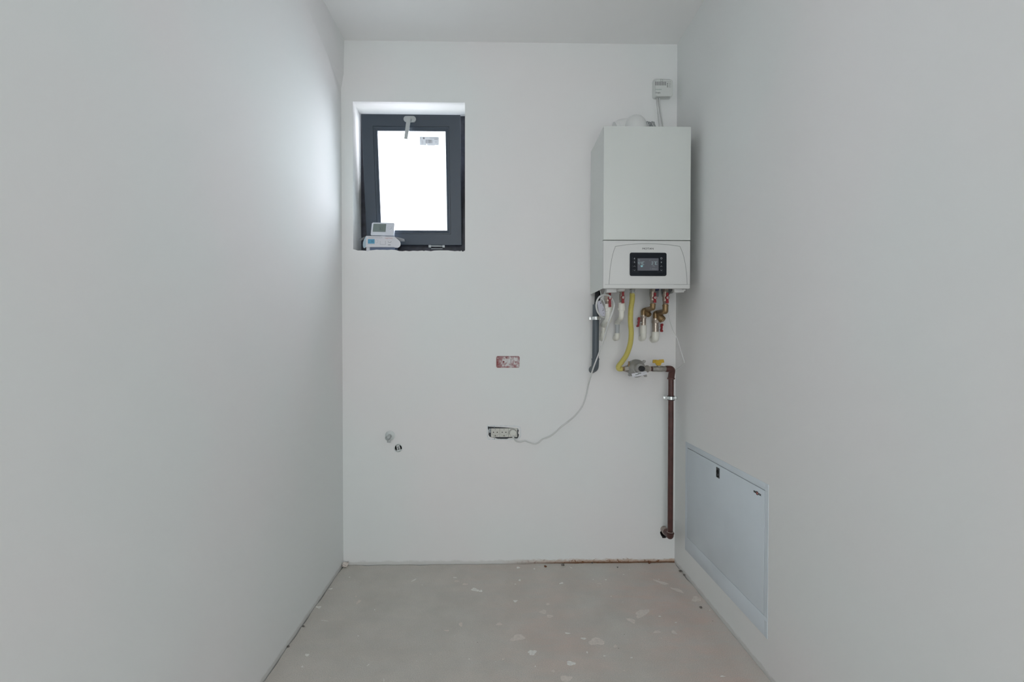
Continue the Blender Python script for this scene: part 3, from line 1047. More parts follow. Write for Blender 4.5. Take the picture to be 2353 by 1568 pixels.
# clips, pump cap and brackets below
bm = B()
box(bm, (at(1392.5, 665, YF + .05).x, YF + .035, at(0, 669.2, YF + .05).z), (at(1415, 665, YF + .05).x, YF + .06, bb + .045), .002)
fin('bottom_clip', bm, M_FASCIA, boi)
bm = B()
lathe(bm, (at(1425, 660, YF + .06).x, YF + .06, at(1425, 670.5, YF + .06).z), (0, 0, 1), [(0, .012), (.003, .019), (.010, .0225), (.045, .0225)], 32)
fin('pump_cap', bm, M_FASCIA, boi)
bm = B()
box(bm, (at(1546.5, 665, YF + .05).x, YF + .035, at(0, 668.8, YF + .05).z), (at(1569, 665, YF + .05).x, YF + .06, bb + .045), .002)
box(bm, (at(1569, 665, YF + .05).x - .001, YF + .035, at(0, 665.8, YF + .05).z), (at(1577, 665, YF + .03).x, YF + .05, bb + .045), .002)
fin('bottom_clip', bm, M_FASCIA, boi)
bm = B()
box(bm, (at(1493.5, 670, 2.15).x, 2.150, at(0, 677.8, 2.15).z), (at(1513.5, 670, 2.15).x, 2.156, bb + .045))
fin('bottom_bracket', bm, mat('grey_sheet', (0.22, 0.23, 0.24, 1), .5, .3), boi, smooth=False)
bm = B()
prism(bm, [Vector((at(1537, 665, 2.1).x, 2.12, bb + .045)), Vector((at(1537, 665, 2.12).x, 2.12, at(0, 674.5, 2.12).z)), Vector((br - .01, 2.12, bb + .030)), Vector((br - .01, 2.12, bb + .045))], (0, .09, 0))
fin('bottom_bracket', bm, mat('grey_sheet', (0.22, 0.23, 0.24, 1), .5, .3), boi, smooth=False)
bm = B()
c_ = at(1509, 668.5, 2.1)
lathe(bm, (c_.x, 2.10, c_.z - .001), (0, 0, 1), [(0, .004), (.002, .011), (.03, .011)], 20)
fin('filling_knob', bm, mat('blue_plastic', (0.008, 0.015, 0.07, 1), .4), boi)

# flue elbow above the boiler
fe = at(1452, 296, YW - .09)
fl = thing('flue_elbow', 'white flue elbow with a round test cap, rising behind the boiler top', 'flue', (fe.x, YW - .12, bt))
bm = B()
YE = YW - .060
kf = k(YE)
cx_ = at(1455, 290, YE).x
zc_ = at(1455, 268.5, YE).z - .053
tube(bm, fillet([(cx_, YE - .055, bt - .002), (cx_, YE - .055, zc_), (cx_, YW - .004, zc_)], .06, 10), .047, 32)
q = at(1418, 296, YE)
tube(bm, smoothpath([(q.x - .01, YE, zc_ - .005), (q.x + .02, YE, zc_ + .004), (cx_, YE, zc_ + .012)], 6), [.030] * 4 + [.034] * 9, 24)
fin('elbow', bm, M_FLUE, fl)
bm = B()
lathe(bm, (cx_, YW - .0005, zc_), (0, -1, 0), [(0, .056), (.003, .056), (.012, .050)], 40)
fin('wall_collar', bm, M_FLUE, fl)
bm = B()
a_ = at(1466, 283.5, YE - .06)
lathe(bm, (a_.x, YE - .045, a_.z), (0, -1, 0), [(0, .0125), (.012, .0125), (.014, .011)], 24)
fin('test_cap', bm, mat('cap_white', (0.76, 0.78, 0.76, 1), .45), fl)
# grey cable bundle beside it
bm = B()
for j in range(5):
    x = 1488 + j * 3.0
    p = [at(x + 10, 300, 2.20), at(x + 4, 285 - j % 2, 2.19), at(x - 1 + j, 279.5 + (j % 3), 2.18), at(x - 2, 284, 2.175), at(x - 1, 300, 2.17)]
    tube(bm, smoothpath(p, 8), .0018, 8)
tag(fin('cable_bundle', bm, M_CABLEG), 'folded bundle of thin grey cable showing above the boiler top', 'cable')

# ------------------------------------------------------------------ gas sensor
ys = YW - .038
SX, SZ, SW, SH = pxrect(1506.5, 182.5, 1546, 221, ys)
sn = thing('gas_detector', 'small square white detector with vents and status lights, high on the wall above the boiler', 'detector', (SX, YW, SZ - SH / 2))
bm = B()
back = rrect(*pxrect(1498, 184, 1543, 228, YW)[0:2], .096, .094, .012, YW - .001, 6)
bx, bz = pxrect(1498.5, 186, 1541, 228.5, YW)[0:2]
prof = [(rrect(bx, bz, .092, .092, .012, YW - .0005, 6)), (rrect(bx, bz, .092, .092, .012, YW - .010, 6)), (rrect(bx, bz, .090, .090, .012, YW - .016, 6)), (rrect(SX, SZ, SW, SH, .010, ys + .002, 6)), (rrect(SX, SZ, SW - .003, SH - .003, .009, ys, 6))]
loops = [[bm.verts.new(p) for p in L] for L in prof]
for A_, B_ in zip(loops, loops[1:]):
    n = len(A_)
    for j in range(n):
        bm.faces.new((A_[j], A_[(j + 1) % n], B_[(j + 1) % n], B_[j]))
bm.faces.new(loops[0]); bm.faces.new(loops[-1])
shell = fin('housing', bm, M_SENSOR, sn)
bm = B()
yv = ys - .0003
for j in range(7):
    card(bm, 1505.9 + j * 3.7, 187.4, 1508.2 + j * 3.7, 196.3, yv)
fin('vent_slots', bm, mat('vent_grey', (0.30, 0.31, 0.31, 1), .8), sn, smooth=False)
bm = B()
for j in range(3):
    c_ = at(1533.9, 192.2 + j * 3.6, ys)
    lathe(bm, c_, (0, -1, 0), [(0, .0027), (.0008, .0025)], 16)
    c_ = at(1532.8 + j * 3.6, 188.4, ys)
    lathe(bm, c_, (0, -1, 0), [(0, .0015), (.0004, .0013)], 10)
fin('status_lights', bm, mat('indicator_grey', (0.22, 0.24, 0.23, 1), .4), sn)
for j, s in enumerate(('Alm', 'Err', 'Pwr')):
    text('lettering', s, at(1539.2, 192.7 + j * 3.6, ys), 3.0 * k(ys), M_INKG, sn)
text('lettering', 'Home gas detector', at(1506.0, 205.4, ys), 2.5 * k(ys), M_INKGR, sn, align='LEFT', sx=.74)
text('lettering', 'Changko', at(1506.0, 213.0, ys), 4.1 * k(ys), M_INK, sn, align='LEFT', sx=.80)
bm = B()
for p in (((1518, 182.2), (1522.8, 182.6), (1522.8, 187), (1518, 186.6)),):
    q = [at(x, y, ys - .0004) for x, y in p]
    tube(bm, q + [q[0]], .0007, 6)
fin('hanging_tab', bm, M_INKG, sn)
for (a0, b0, w_) in ((1510.0, 1515.5, .0036), (1515.0, 1523.0, .0036)):
    bm = B()
    tube(bm, smoothpath([at(a0, 225, YW - .010), at(a0 + .8, 240, YW - .006), at((a0 + b0) / 2 + .3, 262, YW - .006), at(b0, 285, YW - .008), at(b0 + 1, 300, YW - .015)], 6), w_, 10)
    fin('lead_cable', bm, M_CABLE, sn)

# ------------------------------------------------------------------ pipework under the boiler
YP = 2.10                                       # plane of the boiler connections
YQ = 2.212                                      # plane of the pipes nearer the wall


def vcyl(bm, x, y0, y1, rpx, Y, seg=24, hexa=False, cham=.0006):
    """upright cylinder (or hexagon) between photo rows y0..y1"""
    a_, b_ = at(x, y0, Y), at(x, y1, Y)
    a_.x = b_.x = (a_.x + b_.x) / 2
    r = rpx * k(Y)
    L = a_.z - b_.z
    lathe(bm, (a_.x, Y, b_.z), (0, 0, 1), [(0, r - cham), (cham, r), (L - cham, r), (L, r - cham)], 6 if hexa else seg, phase=PI / 6 if hexa else 0)


def elbow_to_wall(bm, x, y0, y1, rpx, Y):
    """socket elbow: down from row y0, turning into the wall near row y1"""
    r = rpx * k(Y)
    a_ = at(x, y0, Y)
    zb_ = at(x, y1, Y).z + r
    tube(bm, fillet([(a_.x, Y, a_.z), (a_.x, Y, zb_), (a_.x, YW + .03, zb_)], .018, 8), r, 24)
    lathe(bm, (a_.x, YW - .0005, zb_), (0, -1, 0), [(0, r * 1.10), (.003, r * 1.04)], 24)


def red_handle(bm, hx, hy, Y, top, bot):
    """butterfly lever seen from the front: hub ring with an upper and a lower wing"""
    kk = k(Y)
    c_ = at(hx, hy, Y)
    lathe(bm, (c_.x, Y + .004, c_.z), (0, -1, 0), [(0, 4.6 * kk), (.006, 4.6 * kk), (.008, 4.0 * kk)], 24)
    for (yy, w0, w1) in ((top, 1.7, 2.4), (bot, 1.7, 3.0)):
        e_ = at(hx, yy, Y)
        e_.x = c_.x
        s = 1 if e_.z > c_.z else -1
        z0 = c_.z + s * .006
        prism(bm, [(c_.x - w0 * kk, Y - .002, z0), (c_.x + w0 * kk, Y - .002, z0), (c_.x + w1 * kk, Y - .002, (z0 + e_.z) / 2), (c_.x + w1 * kk, Y - .002, e_.z), (c_.x - w1 * kk, Y - .002, e_.z), (c_.x - w1 * kk, Y - .002, (z0 + e_.z) / 2)], (0, .005, 0))


def hub_nut(bm, hx, hy, Y):
    c_ = at(hx, hy, Y)
    lathe(bm, (c_.x, Y - .003, c_.z), (0, -1, 0), [(0, .0058), (.003, .0058), (.0045, .0050), (.0045, .0036)], 20, cap=False)
    lathe(bm, (c_.x, Y - .003, c_.z), (0, -1, 0), [(0, .0037), (.0005, .0037)], 20, mi=1)
    lathe(bm, (c_.x, Y - .003, c_.z), (0, -1, 0), [(0, .0019), (.0045, .0019)], 12)
    lathe(bm, (c_.x, Y + .03, c_.z), (0, -1, 0), [(0, .005), (.03, .005)], 12)


def top_valve(parent, x, ytop, ymid, ybot, rpx, hx, hy, htop, hbot, nick):
    bm = B()
    vcyl(bm, x, ytop, ytop + 9, rpx * 1.08, YP, hexa=True)
    vcyl(bm, x, ytop + 8, ymid, rpx * .82, YP)
    vcyl(bm, x, ymid, ybot - 7, rpx, YP)
    for yy in (ymid + 4, ymid + 8, ymid + 12):
        vcyl(bm, x, yy, yy + 1.6, rpx * 1.06, YP)
    vcyl(bm, x, ybot - 7, ybot, rpx * .95, YP, hexa=True)
    vb = fin('valve_body', bm, nick, parent)
    bm = B()
    hub_nut(bm, hx, hy, YP - .028)
    fin('spindle', bm, [M_NUTW, M_HOLE], parent)
    bm = B()
    red_handle(bm, hx, hy, YP - .028, htop, hbot)
    h = fin('valve_handle', bm, M_REDH, parent)
    h['label'] = 'red butterfly handle'


# A: leftmost pipe with the wide white reducer
pA = thing('heating_pipe', 'leftmost white plastic pipe under the boiler, inside the cable loop, red-handled valve on top', 'pipe', at(1385, 784, YQ))
top_valve(pA, 1397, 661, 676, 700, 6.6, 1401.5, 685, 668, 706, M_NICKEL)
bm = B()
vcyl(bm, 1398.5, 699, 709, 9.4, YP)
vcyl(bm, 1398.5, 708.6, 716, 7.9, YP)
vcyl(bm, 1398.5, 715.6, 719, 7.2, YP)
a_ = at(1398.5, 718, YP)
b_ = at(1398.5, 736, YP)
c_ = at(1386.5, 747, YQ)
d_ = at(1386.5, 752, YQ)
tube(bm, fillet([(a_.x, YP, a_.z), (a_.x, YP, b_.z), (c_.x, YQ, c_.z), (c_.x, YQ, d_.z)], .018, 8), 7.6 * k(YP), 24)
fin('reducer', bm, M_PVC, pA)
bm = B()
vcyl(bm, 1386.3, 744, 750, 6.7, YQ)
fin('socket_ring', bm, M_PVC, pA)
bm = B()
vcyl(bm, 1386.5, 749, 766, 4.7, YQ)
fin('straight_pipe', bm, M_PVC, pA)
bm = B()
elbow_to_wall(bm, 1386.5, 764, 784, 6.4, YQ)
fin('wall_elbow', bm, M_PVC, pA)

# B
pB = thing('heating_pipe', 'white plastic pipe with a pale grey middle, just left of the yellow hose', 'pipe', at(1418, 784, YQ))
top_valve(pB, 1429, 664, 676, 697, 5.8, 1431.5, 684, 671, 697, M_NICKEL)
bm = B()
vcyl(bm, 1428.3, 696, 714, 8.0, YP)
for s in (-1, 1):
    vcyl(bm, 1428.3 + s * 7.2, 708, 714, 1.4, YP - .004, 10)
vcyl(bm, 1428, 713.5, 716, 6.6, YP)
a_ = at(1428, 715, YP)
b_ = at(1428, 730, YP)
c_ = at(1418.5, 741, YQ)
d_ = at(1418.5, 745, YQ)
tube(bm, fillet([(a_.x, YP, a_.z), (a_.x, YP, b_.z), (c_.x, YQ, c_.z), (c_.x, YQ, d_.z)], .016, 8), 5.9 * k(YP), 24)
fin('offset_bend', bm, M_PVC, pB)
bm = B()
vcyl(bm, 1418.6, 739.5, 746, 6.0, YQ)
fin('socket_ring', bm, M_PVC, pB)
bm = B()
vcyl(bm, 1418.6, 745, 768, 4.8, YQ)
fin('straight_pipe', bm, M_PVCG, pB)['label'] = 'pale grey pipe piece'
bm = B()
elbow_to_wall(bm, 1418.4, 766, 783, 6.0, YQ)
fin('wall_elbow', bm, M_PVC, pB)


def strainer_pipe(root, xt, ytop, yv, ybr, rt, hx, hy, ht, hb, elb, xs, ystr, branch, rb, xd, yd0, ynut0, ynut1, ynk, rn, ywh0, ywh1, rw, hside):
    top_valve(root, xt, ytop, ytop + 13, yv, rt, hx, hy, ht, hb, M_NICKEL)
    bm = B()
    vcyl(bm, xt, yv, ybr, rt * .95, YP)
    vcyl(bm, xt, yv + 2, yv + 4, rt * 1.05, YP)
    a_ = at(xt, ybr - 1, YP)
    b_ = at(xt, elb, YP)
    s_ = at(xs, ystr, YQ)
    tube(bm, fillet([(a_.x, YP, a_.z), (a_.x, YP, b_.z), (s_.x, YQ, s_.z)], .012, 8), rt * .92 * k(YP), 22)
    fin('brass_elbow', bm, M_BRASS, root)
    bm = B()
    d_ = at(xd, ynut0 - 2.5, YQ)
    tube(bm, fillet([(s_.x + .012, YQ - .016, s_.z + .001), (s_.x - .004, YQ, s_.z), (d_.x, YQ, s_.z - .004), (d_.x, YQ, d_.z)], .014, 8), rt * .86 * k(YQ), 22)
    e_ = at(branch[0], branch[1], YQ - .018)
    v0 = Vector((s_.x - .008, YQ, s_.z - .001))
    ax = (e_ - v0)
    L = ax.length
    r = rb * k(YQ)
    lathe(bm, v0, ax, [(0, r * .75), (L * .45, r * .82), (L * .5, r * .96), (L * .9, r * .98), (L, r * .9)], 22)
    fin('strainer_body', bm, M_BRASS, root)
    bm = B()
    lathe(bm, e_ - ax.normalized() * .002, ax, [(0, r * 1.0), (.004, r * 1.0), (.006, r * .9), (.006, r * .62), (.009, r * .58)], 8)
    fin('strainer_cap', bm, M_BRASS, root)
    bm = B()
    vcyl(bm, xd, ynut0 - 4, ynut0 + .5, rn * .95, YQ)
    vcyl(bm, xd, ynut0, ynut1, rn * 1.22, YQ, hexa=True)
    vcyl(bm, xd, ynut1 - .5, ynk, rn, YQ)
    for f_ in (.25, .5, .72):
        yy = ynut1 + (ynk - ynut1) * f_
        vcyl(bm, xd, yy, yy + 1.3, rn * 1.07, YQ)
    fin('ball_valve', bm, M_NICKEL, root)
    ym = (ynut1 + ynk) / 2 + .5
    s = hside
    c0 = at(xd + s * rn * .9, ym, YQ)
    bm = B()
    lathe(bm, (c0.x, YQ - .004, c0.z), (s, 0, -0.0), [(0, .005), (.008, .005), (.010, .0035), (.014, .0035)], 14)
    fin('spindle', bm, M_STEEL, root)
    bm = B()
    hx_ = c0.x + s * .012
    yc = YQ - .004
    pf = [(-.004, .024), (.001, .026), (.005, .022), (.0045, .013), (.001, .008), (.0035, .003), (.0035, -.004), (.001, -.008), (.0045, -.012), (.0075, -.020), (.004, -.024), (-.004, -.022), (-.0045, -.011), (-.003, 0.0), (-.0055, .010), (-.0055, .020)]
    if s > 0:
        pf = [(x + .001, z * .85) for x, z in pf]
    prism(bm, [(hx_ + s * x * 1.15 + s * .003 + z * .10, yc - .005, c0.z + z * .98) for x, z in pf], (0, .010, 0))
    bmesh.ops.bevel(bm, geom=list(bm.edges), offset=.0008, segments=1, affect='EDGES')
    fin('valve_handle', bm, M_REDH, root)['label'] = 'small red wing handle'
    bm = B()
    vcyl(bm, xd, ywh0, ywh0 + (ywh1 - ywh0) * .52, rw, YQ)
    elbow_to_wall(bm, xd, ywh0 + (ywh1 - ywh0) * .50, ywh1, rw * .90, YQ)
    fin('wall_elbow', bm, M_PVC, root)


pC = thing('water_pipe', 'brass strainer pipe right of the yellow hose, red wing handle on its left side', 'pipe', at(1478, 785, YQ))
strainer_pipe(pC, 1500, 662, 698, 706, 6.4, 1505, 684.5, 673, 696, 708, 1487, 712, (1491, 724), 6.6, 1478.5, 712, 727, 732, 749, 5.6, 748, 784, 7.4, -1)
pD = thing('water_pipe', 'rightmost brass strainer pipe under the boiler, red wing handle on its right side', 'pipe', at(1507, 786, YQ))
strainer_pipe(pD, 1529, 662, 700, 713, 6.8, 1533.5, 684.5, 673, 697, 716, 1513, 719, (1522, 735.5), 8.6, 1506, 724, 736, 743, 764, 6.9, 763, 787, 8.6, 1)

# gas hose
gh_ = thing('gas_hose', 'ribbed yellow gas hose curving down from the boiler to the regulator', 'hose', at(1420, 848, 2.15))
hp = [at(1453.0, 674, YP), at(1452.6, 690, YP), at(1449.5, 712, YP), at(1448.8, 738, YP + .005), at(1450.5, 765, YP + .012), at(1448.2, 790, YP + .02), at(1440, 815, YP + .03), at(1429, 832, YP + .038), at(1421.6, 841.5, YP + .04), at(1422.2, 847.8, YP + .045), at(1430, 848, YP + .045)]
path = smoothpath(hp, 26)
rs = []
acc = 0
for i, p in enumerate(path):
    if i:
        acc += (p - path[i - 1]).length
    rs.append(.0121 + .0009 * math.sin(acc * 2 * PI / .0042) * min(1, acc / .03))
bm = B()
# resample finely so that the ribs show
fine, fr_, acc = [], [], 0.0
for i in range(len(path) - 1):
    L = (path[i + 1] - path[i]).length
    n = max(1, int(L / .00045))
    for j in range(n):
        p = path[i].lerp(path[i + 1], j / n)
        fine.append(p)
acc = 0
for i, p in enumerate(fine):
    if i:
        acc += (p - fine[i - 1]).length
    fr_.append(.0118 + .0005 * math.sin(acc * 2 * PI / .0027))
tube(bm, fine, fr_, 20)
fin('ribbed_tube', bm, M_YHOSE, gh_, ang=60)
bm = B()
vcyl(bm, 1453.0, 663, 668.5, 6.6, YP, hexa=True)
vcyl(bm, 1453.0, 668.5, 671, 5.0, YP)
vcyl(bm, 1453.0, 671, 677, 6.2, YP, hexa=True)
fin('steel_nut', bm, M_STEEL, gh_)
bm = B()
a_ = at(1429.5, 848, 2.145)
lathe(bm, a_, (1, 0, 0), [(0, .0115), (.003, .0118), (.010, .0118), (.011, .010)], 6)
fin('end_ferrule', bm, M_BRASS, gh_)

# gas regulator
RY = 2.145
rc = at(1467, 848, 2.11)
rg = thing('gas_regulator', 'round grey cast gas pressure regulator with black cap and white label', 'regulator', (rc.x, RY, rc.z - .045))
kk = k(2.11)
bm = B()
R = 21.2 * kk
lathe(bm, (rc.x, RY + .030, rc.z), (0, -1, 0), [(0, R * .55), (.006, R * .80), (.022, R * .93), (.024, R), (.034, R), (.036, R * .965), (.041, R * .95), (.046, R * .90), (.060, R * .70), (.065, R * .55), (.066, R * .1)], 48)
bmc = at(1476, 847.8, 2.08)
lathe(bm, (bmc.x - .008, RY - .020, bmc.z + .002), (0.10, -1, 0), [(0, .0245), (.022, .0235), (.030, .0205), (.031, .001)], 32)
for px, py in ((1480.5, 830.5), (1446.5, 862.5), (1483.5, 864), (1450.5, 832)):
    q = at(px, py, RY)
    dirv = Vector((q.x - rc.x, 0, q.z - rc.z)).normalized()
    lathe(bm, (q.x, RY + .008, q.z), (0, -1, 0), [(0, .0052), (.016, .0052), (.017, .004)], 14)
    box(bm, (-.006, -.007, -.010), (.006, .007, .010), .001, M=Matrix.Translation((q.x - dirv.x * .008, RY, q.z - dirv.z * .008)) @ Matrix.Rotation(math.atan2(dirv.x, dirv.z), 4, 'Y'))
body = fin('regulator_body', bm, M_ALU, rg)
bm = B()
q = at(1476, 847.8, 2.075)
lathe(bm, (q.x, RY - .048, q.z), (0.05, -1, 0), [(0, .0128), (.020, .0123), (.022, .0110), (.0222, .0085), (.0212, .0080), (.0212, .001)], 32)
fin('black_cap', bm, M_BLACK, rg)
bm = B()
q0 = at(1434, 848, RY)
lathe(bm, (q0.x, RY, q0.z), (1, 0, 0), [(0, .012), (.001, .013), (.005, .013)], 24, mi=1)
lathe(bm, (q0.x + .004, RY, q0.z), (1, 0, 0), [(0, .014), (.012, .0165), (.024, .0165)], 6, phase=.3)
fin('side_flange', bm, [M_IRON, M_PUTTY], rg)
bm = B()
q1 = at(1485.5, 848, RY)
lathe(bm, (q1.x, RY, q1.z), (1, 0, 0), [(-.01, .014), (0, .0165), (.009, .0165), (.011, .013)], 8)
lathe(bm, (q1.x + .010, RY, q1.z), (1, 0, 0), [(0, .0118), (.009, .0118)], 20, mi=1)
fin('side_flange', bm, [M_IRON, M_PUTTY], rg)
bm = B()
q = at(1445, 836.5, RY - .01)
lathe(bm, (q.x, RY - .01, q.z), (0, 0, 1), [(-.012, .0045), (0, .0045), (0, .0036), (.010, .0036), (.012, .003)], 12)
fin('test_nipple', bm, M_BRASS, rg)
LY = RY - .052
lq = [at(1451, 859.2, LY), at(1485.3, 853.2, LY), at(1487.3, 860.8, LY), at(1453, 868, LY)]
bm = B()
prism(bm, lq, (0, .0006, 0))
lab = fin('paper_label', bm, M_CARD, rg, smooth=False)
lab['label'] = 'white paper label hanging askew'
lx = (lq[1] - lq[0]).normalized()
lu = Vector((-lx.z, 0, lx.x))
for (x0, y0, x1, y1) in ((1465.5, 857.2, 1473.2, 859.8), (1460.0, 860.0, 1467.5, 862.2), (1478, 857.0, 1484.0, 857.5), (1456, 864.8, 1463, 865.4)):
    bm = B()
    sk_ = -.175
    prism(bm, [at(x, y + sk_ * (x - (x0 + x1) / 2), LY - .0003) for x, y in ((x0, y0), (x1, y0), (x1, y1), (x0, y1))], (0, .0003, 0))
    fin('label_print', bm, M_INKG, lab, smooth=False)

# gas cock with yellow wing handle
gq0 = at(1494.5, 848, RY)
gq1 = at(1533, 849, RY)
gv = thing('gas_valve', 'horizontal gas cock with a yellow wing handle, right of the regulator', 'valve', (gq0.x + .03, RY, gq0.z - .014))
zz = gq0.z
k2 = k(RY)
bm = B()
lathe(bm, (gq0.x - .002, RY, zz), (1, 0, 0), [(0, .0115), (.010, .0115)], 20)
fin('brown_nipple', bm, M_BROWN, gv)
bm = B()
x0_, = (at(1499, 848, RY).x,)
lathe(bm, (x0_, RY, zz), (1, 0, 0), [(0, .0125), (.001, .0138), (.016, .0138), (.017, .0125)], 8, phase=.39)
lathe(bm, (x0_ + .017, RY, zz), (1, 0, 0), [(0, .0125), (.004, .0138), (.030, .0138), (.034, .0125), (.046, .0125)], 24)
q = at(1514, 848, RY)
lathe(bm, (q.x, RY, zz), (0, 0, 1), [(.008, .009), (.0155, .0085), (.0165, .005), (.020, .005)], 16)
fin('valve_body', bm, M_IRON, gv)
bm = B()
Wp = [(1500.8, 834.8), (1501.3, 828.0), (1502, 827.3), (1509.5, 827.2), (1513.6, 828.8), (1517, 827.0), (1525.2, 826.2), (1526.6, 833.6), (1520.2, 834.0), (1518.8, 839.2), (1516.5, 840.6), (1510, 840.4), (1508, 837.5), (1507.6, 834.6)]
prism(bm, [at(x, y, RY - .006) for x, y in Wp], (0, .011, 0))
bmesh.ops.bevel(bm, geom=list(bm.edges), offset=.0008, segments=2, affect='EDGES')
hnd = fin('wing_handle', bm, M_YHAND, gv)
hnd['label'] = 'yellow wing handle'
text('handle_lettering', 'GAS', at(1505.3, 829.4, RY - .0063), 2.6 * k2, mat('raised_amber', (0.30, 0.17, 0.01, 1), .5), hnd)
text('handle_lettering', 'EN331', at(1505.6, 831.9, RY - .0063), 2.0 * k2, MATS['raised_amber'], hnd)

# brown gas pipe
PY = RY + .020
gp = thing('gas_pipe', 'vertical reddish-brown steel gas pipe in the right corner, with elbows at both ends', 'pipe', at(1541, 1245, PY))
pr = 6.1 * k(PY)
xP = at(1541, 1050, PY).x
zT = at(1541, 849, RY).z
zB = at(1541, 1233, PY).z
bm = B()
tube(bm, [(xP, PY, zT - .03), (xP, PY, zB + .015)], pr, 28)
fin('straight_pipe', bm, M_BROWN, gp)
bm = B()
q = at(1530.5, 849, RY)
tube(bm, fillet([(q.x, RY, zz), (xP, RY + .004, zz), (xP, PY, zz - .045)], .024, 10), .0150, 28)
lathe(bm, (xP, PY, zz - .052), (0, 0, 1), [(0, .0150), (.002, .0178), (.007, .0178), (.009, .0152)], 28)
lathe(bm, (q.x - .002, RY, zz), (1, 0, 0), [(0, .0140), (.008, .0155), (.012, .0152)], 28)
fin('top_elbow', bm, M_BROWN, gp)
bm = B()
tube(bm, fillet([(xP, PY, zB + .018), (xP, PY, zB), (xP, YW + .06, zB)], .020, 10), .0160, 28)
lathe(bm, (xP, PY, zB + .012), (0, 0, 1), [(0, .0160), (.001, .0182), (.006, .0182), (.008, .0155)], 28)
fin('bottom_elbow', bm, M_BROWN, gp)
bm = B()
lathe(bm, (xP, YW - .034, zB), (0, 1, 0), [(0, .0165), (.001, .0185), (.006, .0185), (.008, .0168), (.011, .0168), (.012, .0180), (.016, .0178), (.02, .0165), (.06, .0155)], 28)
fin('jointing_ring', bm, M_PUTTY, gp)['label'] = 'pale jointing paste ring'
bm = B()
lathe(bm, (xP, PY, zB + .020), (0, 0, 1), [(0, .0150), (.001, .0158), (.002, .0150)], 28)
fin('jointing_ring', bm, M_PUTTY, gp)['label'] = 'pale jointing paste ring'


def pipe_clamp(label, x, z, Y, r, px0, px1, rubber):
    """two-piece clamp round a pipe, ears left and right, stud into the wall"""
    c = thing('pipe_clamp', label, 'clamp', (x, YW, z - .01), None)
    bm = B()
    lathe(bm, (x, Y, z - .0075), (0, 0, 1), [(0, r + .0005), (0, r + .0028), (.015, r + .0028), (.015, r + .0005)], 32)
    for e in (px0, px1):
        ex = at(e, 900, Y - .003).x
        lo_, hi_ = sorted((ex, x + (r + .0015) * (1 if ex > x else -1)))
        box(bm, (lo_, Y - .0035, z - .0075), (hi_, Y - .0010, z + .0075), .0006)
        box(bm, (lo_, Y + .0010, z - .0075), (hi_, Y + .0035, z + .0075), .0006)
    tube(bm, [(x, Y + r, z), (x, YW + .02, z)], .004, 12)
    fin('clamp_band', bm, M_STEEL, c)
    for e in (px0, px1):
        ex = at(e, 900, Y - .003).x
        s = 1 if ex > x else -1
        bm = B()
        lathe(bm, (ex - s * .0065, Y - .0035, z), (0, -1, 0), [(0, .0042), (.0025, .0038), (.003, .0018), (.002, .0015)], 12)
        fin('screw', bm, M_STEEL, c)
    if rubber:
        bm = B()
        lathe(bm, (x, Y, z - .0105), (0, 0, 1), [(0, r - .0005), (0, r + .0040), (.0032, r + .0042), (.0032, r + .0008), (.0178, r + .0008), (.0178, r + .0042), (.021, r + .0040), (.021, r - .0005)], 32)
        fin('rubber_liner', bm, M_BLACK, c)


pipe_clamp('galvanised clamp with black rubber liner round the brown gas pipe', xP, at(1541, 915, PY).z, PY, pr, 1525.5, 1557, True)

# grey drain pipe
DY = 2.195
dr = thing('drain_pipe', 'dark grey plastic drain pipe dropping down the wall left of the white pipes', 'pipe', at(1368, 853, DY))
xd_ = at(1369.3, 760, DY).x
dr_r = 7.6 * k(DY)
bm = B()
tube(bm, [(xd_, DY, at(0, 697, DY).z), (xd_ - .002, DY, at(0, 830, DY).z)], dr_r, 28)
fin('straight_pipe', bm, M_GREYP, dr)
bm = B()
zc1 = at(0, 824, DY).z
tube(bm, [(xd_ - .002, DY, zc1), (xd_ - .002, DY, zc1 - .006)], 9.0 * k(DY), 28)
tube(bm, fillet([(xd_ - .002, DY, zc1 - .006), (xd_ - .003, DY, at(0, 846, DY).z), (xd_ - .006, YW + .01, at(0, 853, DY).z)], .02, 8), 8.3 * k(DY), 28)
fin('socket_bend', bm, mat('dark_grey_socket', (0.10, 0.12, 0.14, 1), .45), dr)
bm = B()
tube(bm, smoothpath([at(1374.6, 660, DY - .004), at(1373.0, 680, DY), at(1371.5, 700, DY)], 6), 6.2 * k(DY), 24)
fin('flexible_end', bm, M_BLACK, dr)['label'] = 'black flexible tail'
pipe_clamp('galvanised clamp holding the dark grey drain pipe', xd_, at(1369, 732, DY).z, DY, dr_r, 1354.0, 1381, False)

# power cord: loop under the boiler, down the wall, plug in the third socket
pc = thing('power_cord', 'white mains cord looped under the boiler and running down the wall to a plug', 'cord', at(1230, 1020, YW - .01))
loop = []
for j in range(0, 15):
    t = math.radians(-35 - j * 24.0 + 0)
    loop.append(at(1390.5 + 20.5 * math.cos(t), 702.5 + 25 * math.sin(t), 2.050 + .0006 * j))
pts = [at(1392.5, 652, 2.06), at(1391.8, 664, 2.06), at(1388.5, 677, 2.066), at(1381, 688, 2.066)]
bm = B()
tube(bm, smoothpath(pts, 8), .0034, 12)
lp = []
for j in range(0, 25):
    t = math.radians(-62 - j * 12.0)
    lp.append(at(1391 + 20.3 * math.cos(t), 702.5 + 24.5 * math.sin(t), 2.056 - .0003 * j))
q = [at(1404.5, 684.5, 2.075)] + lp[1:24]
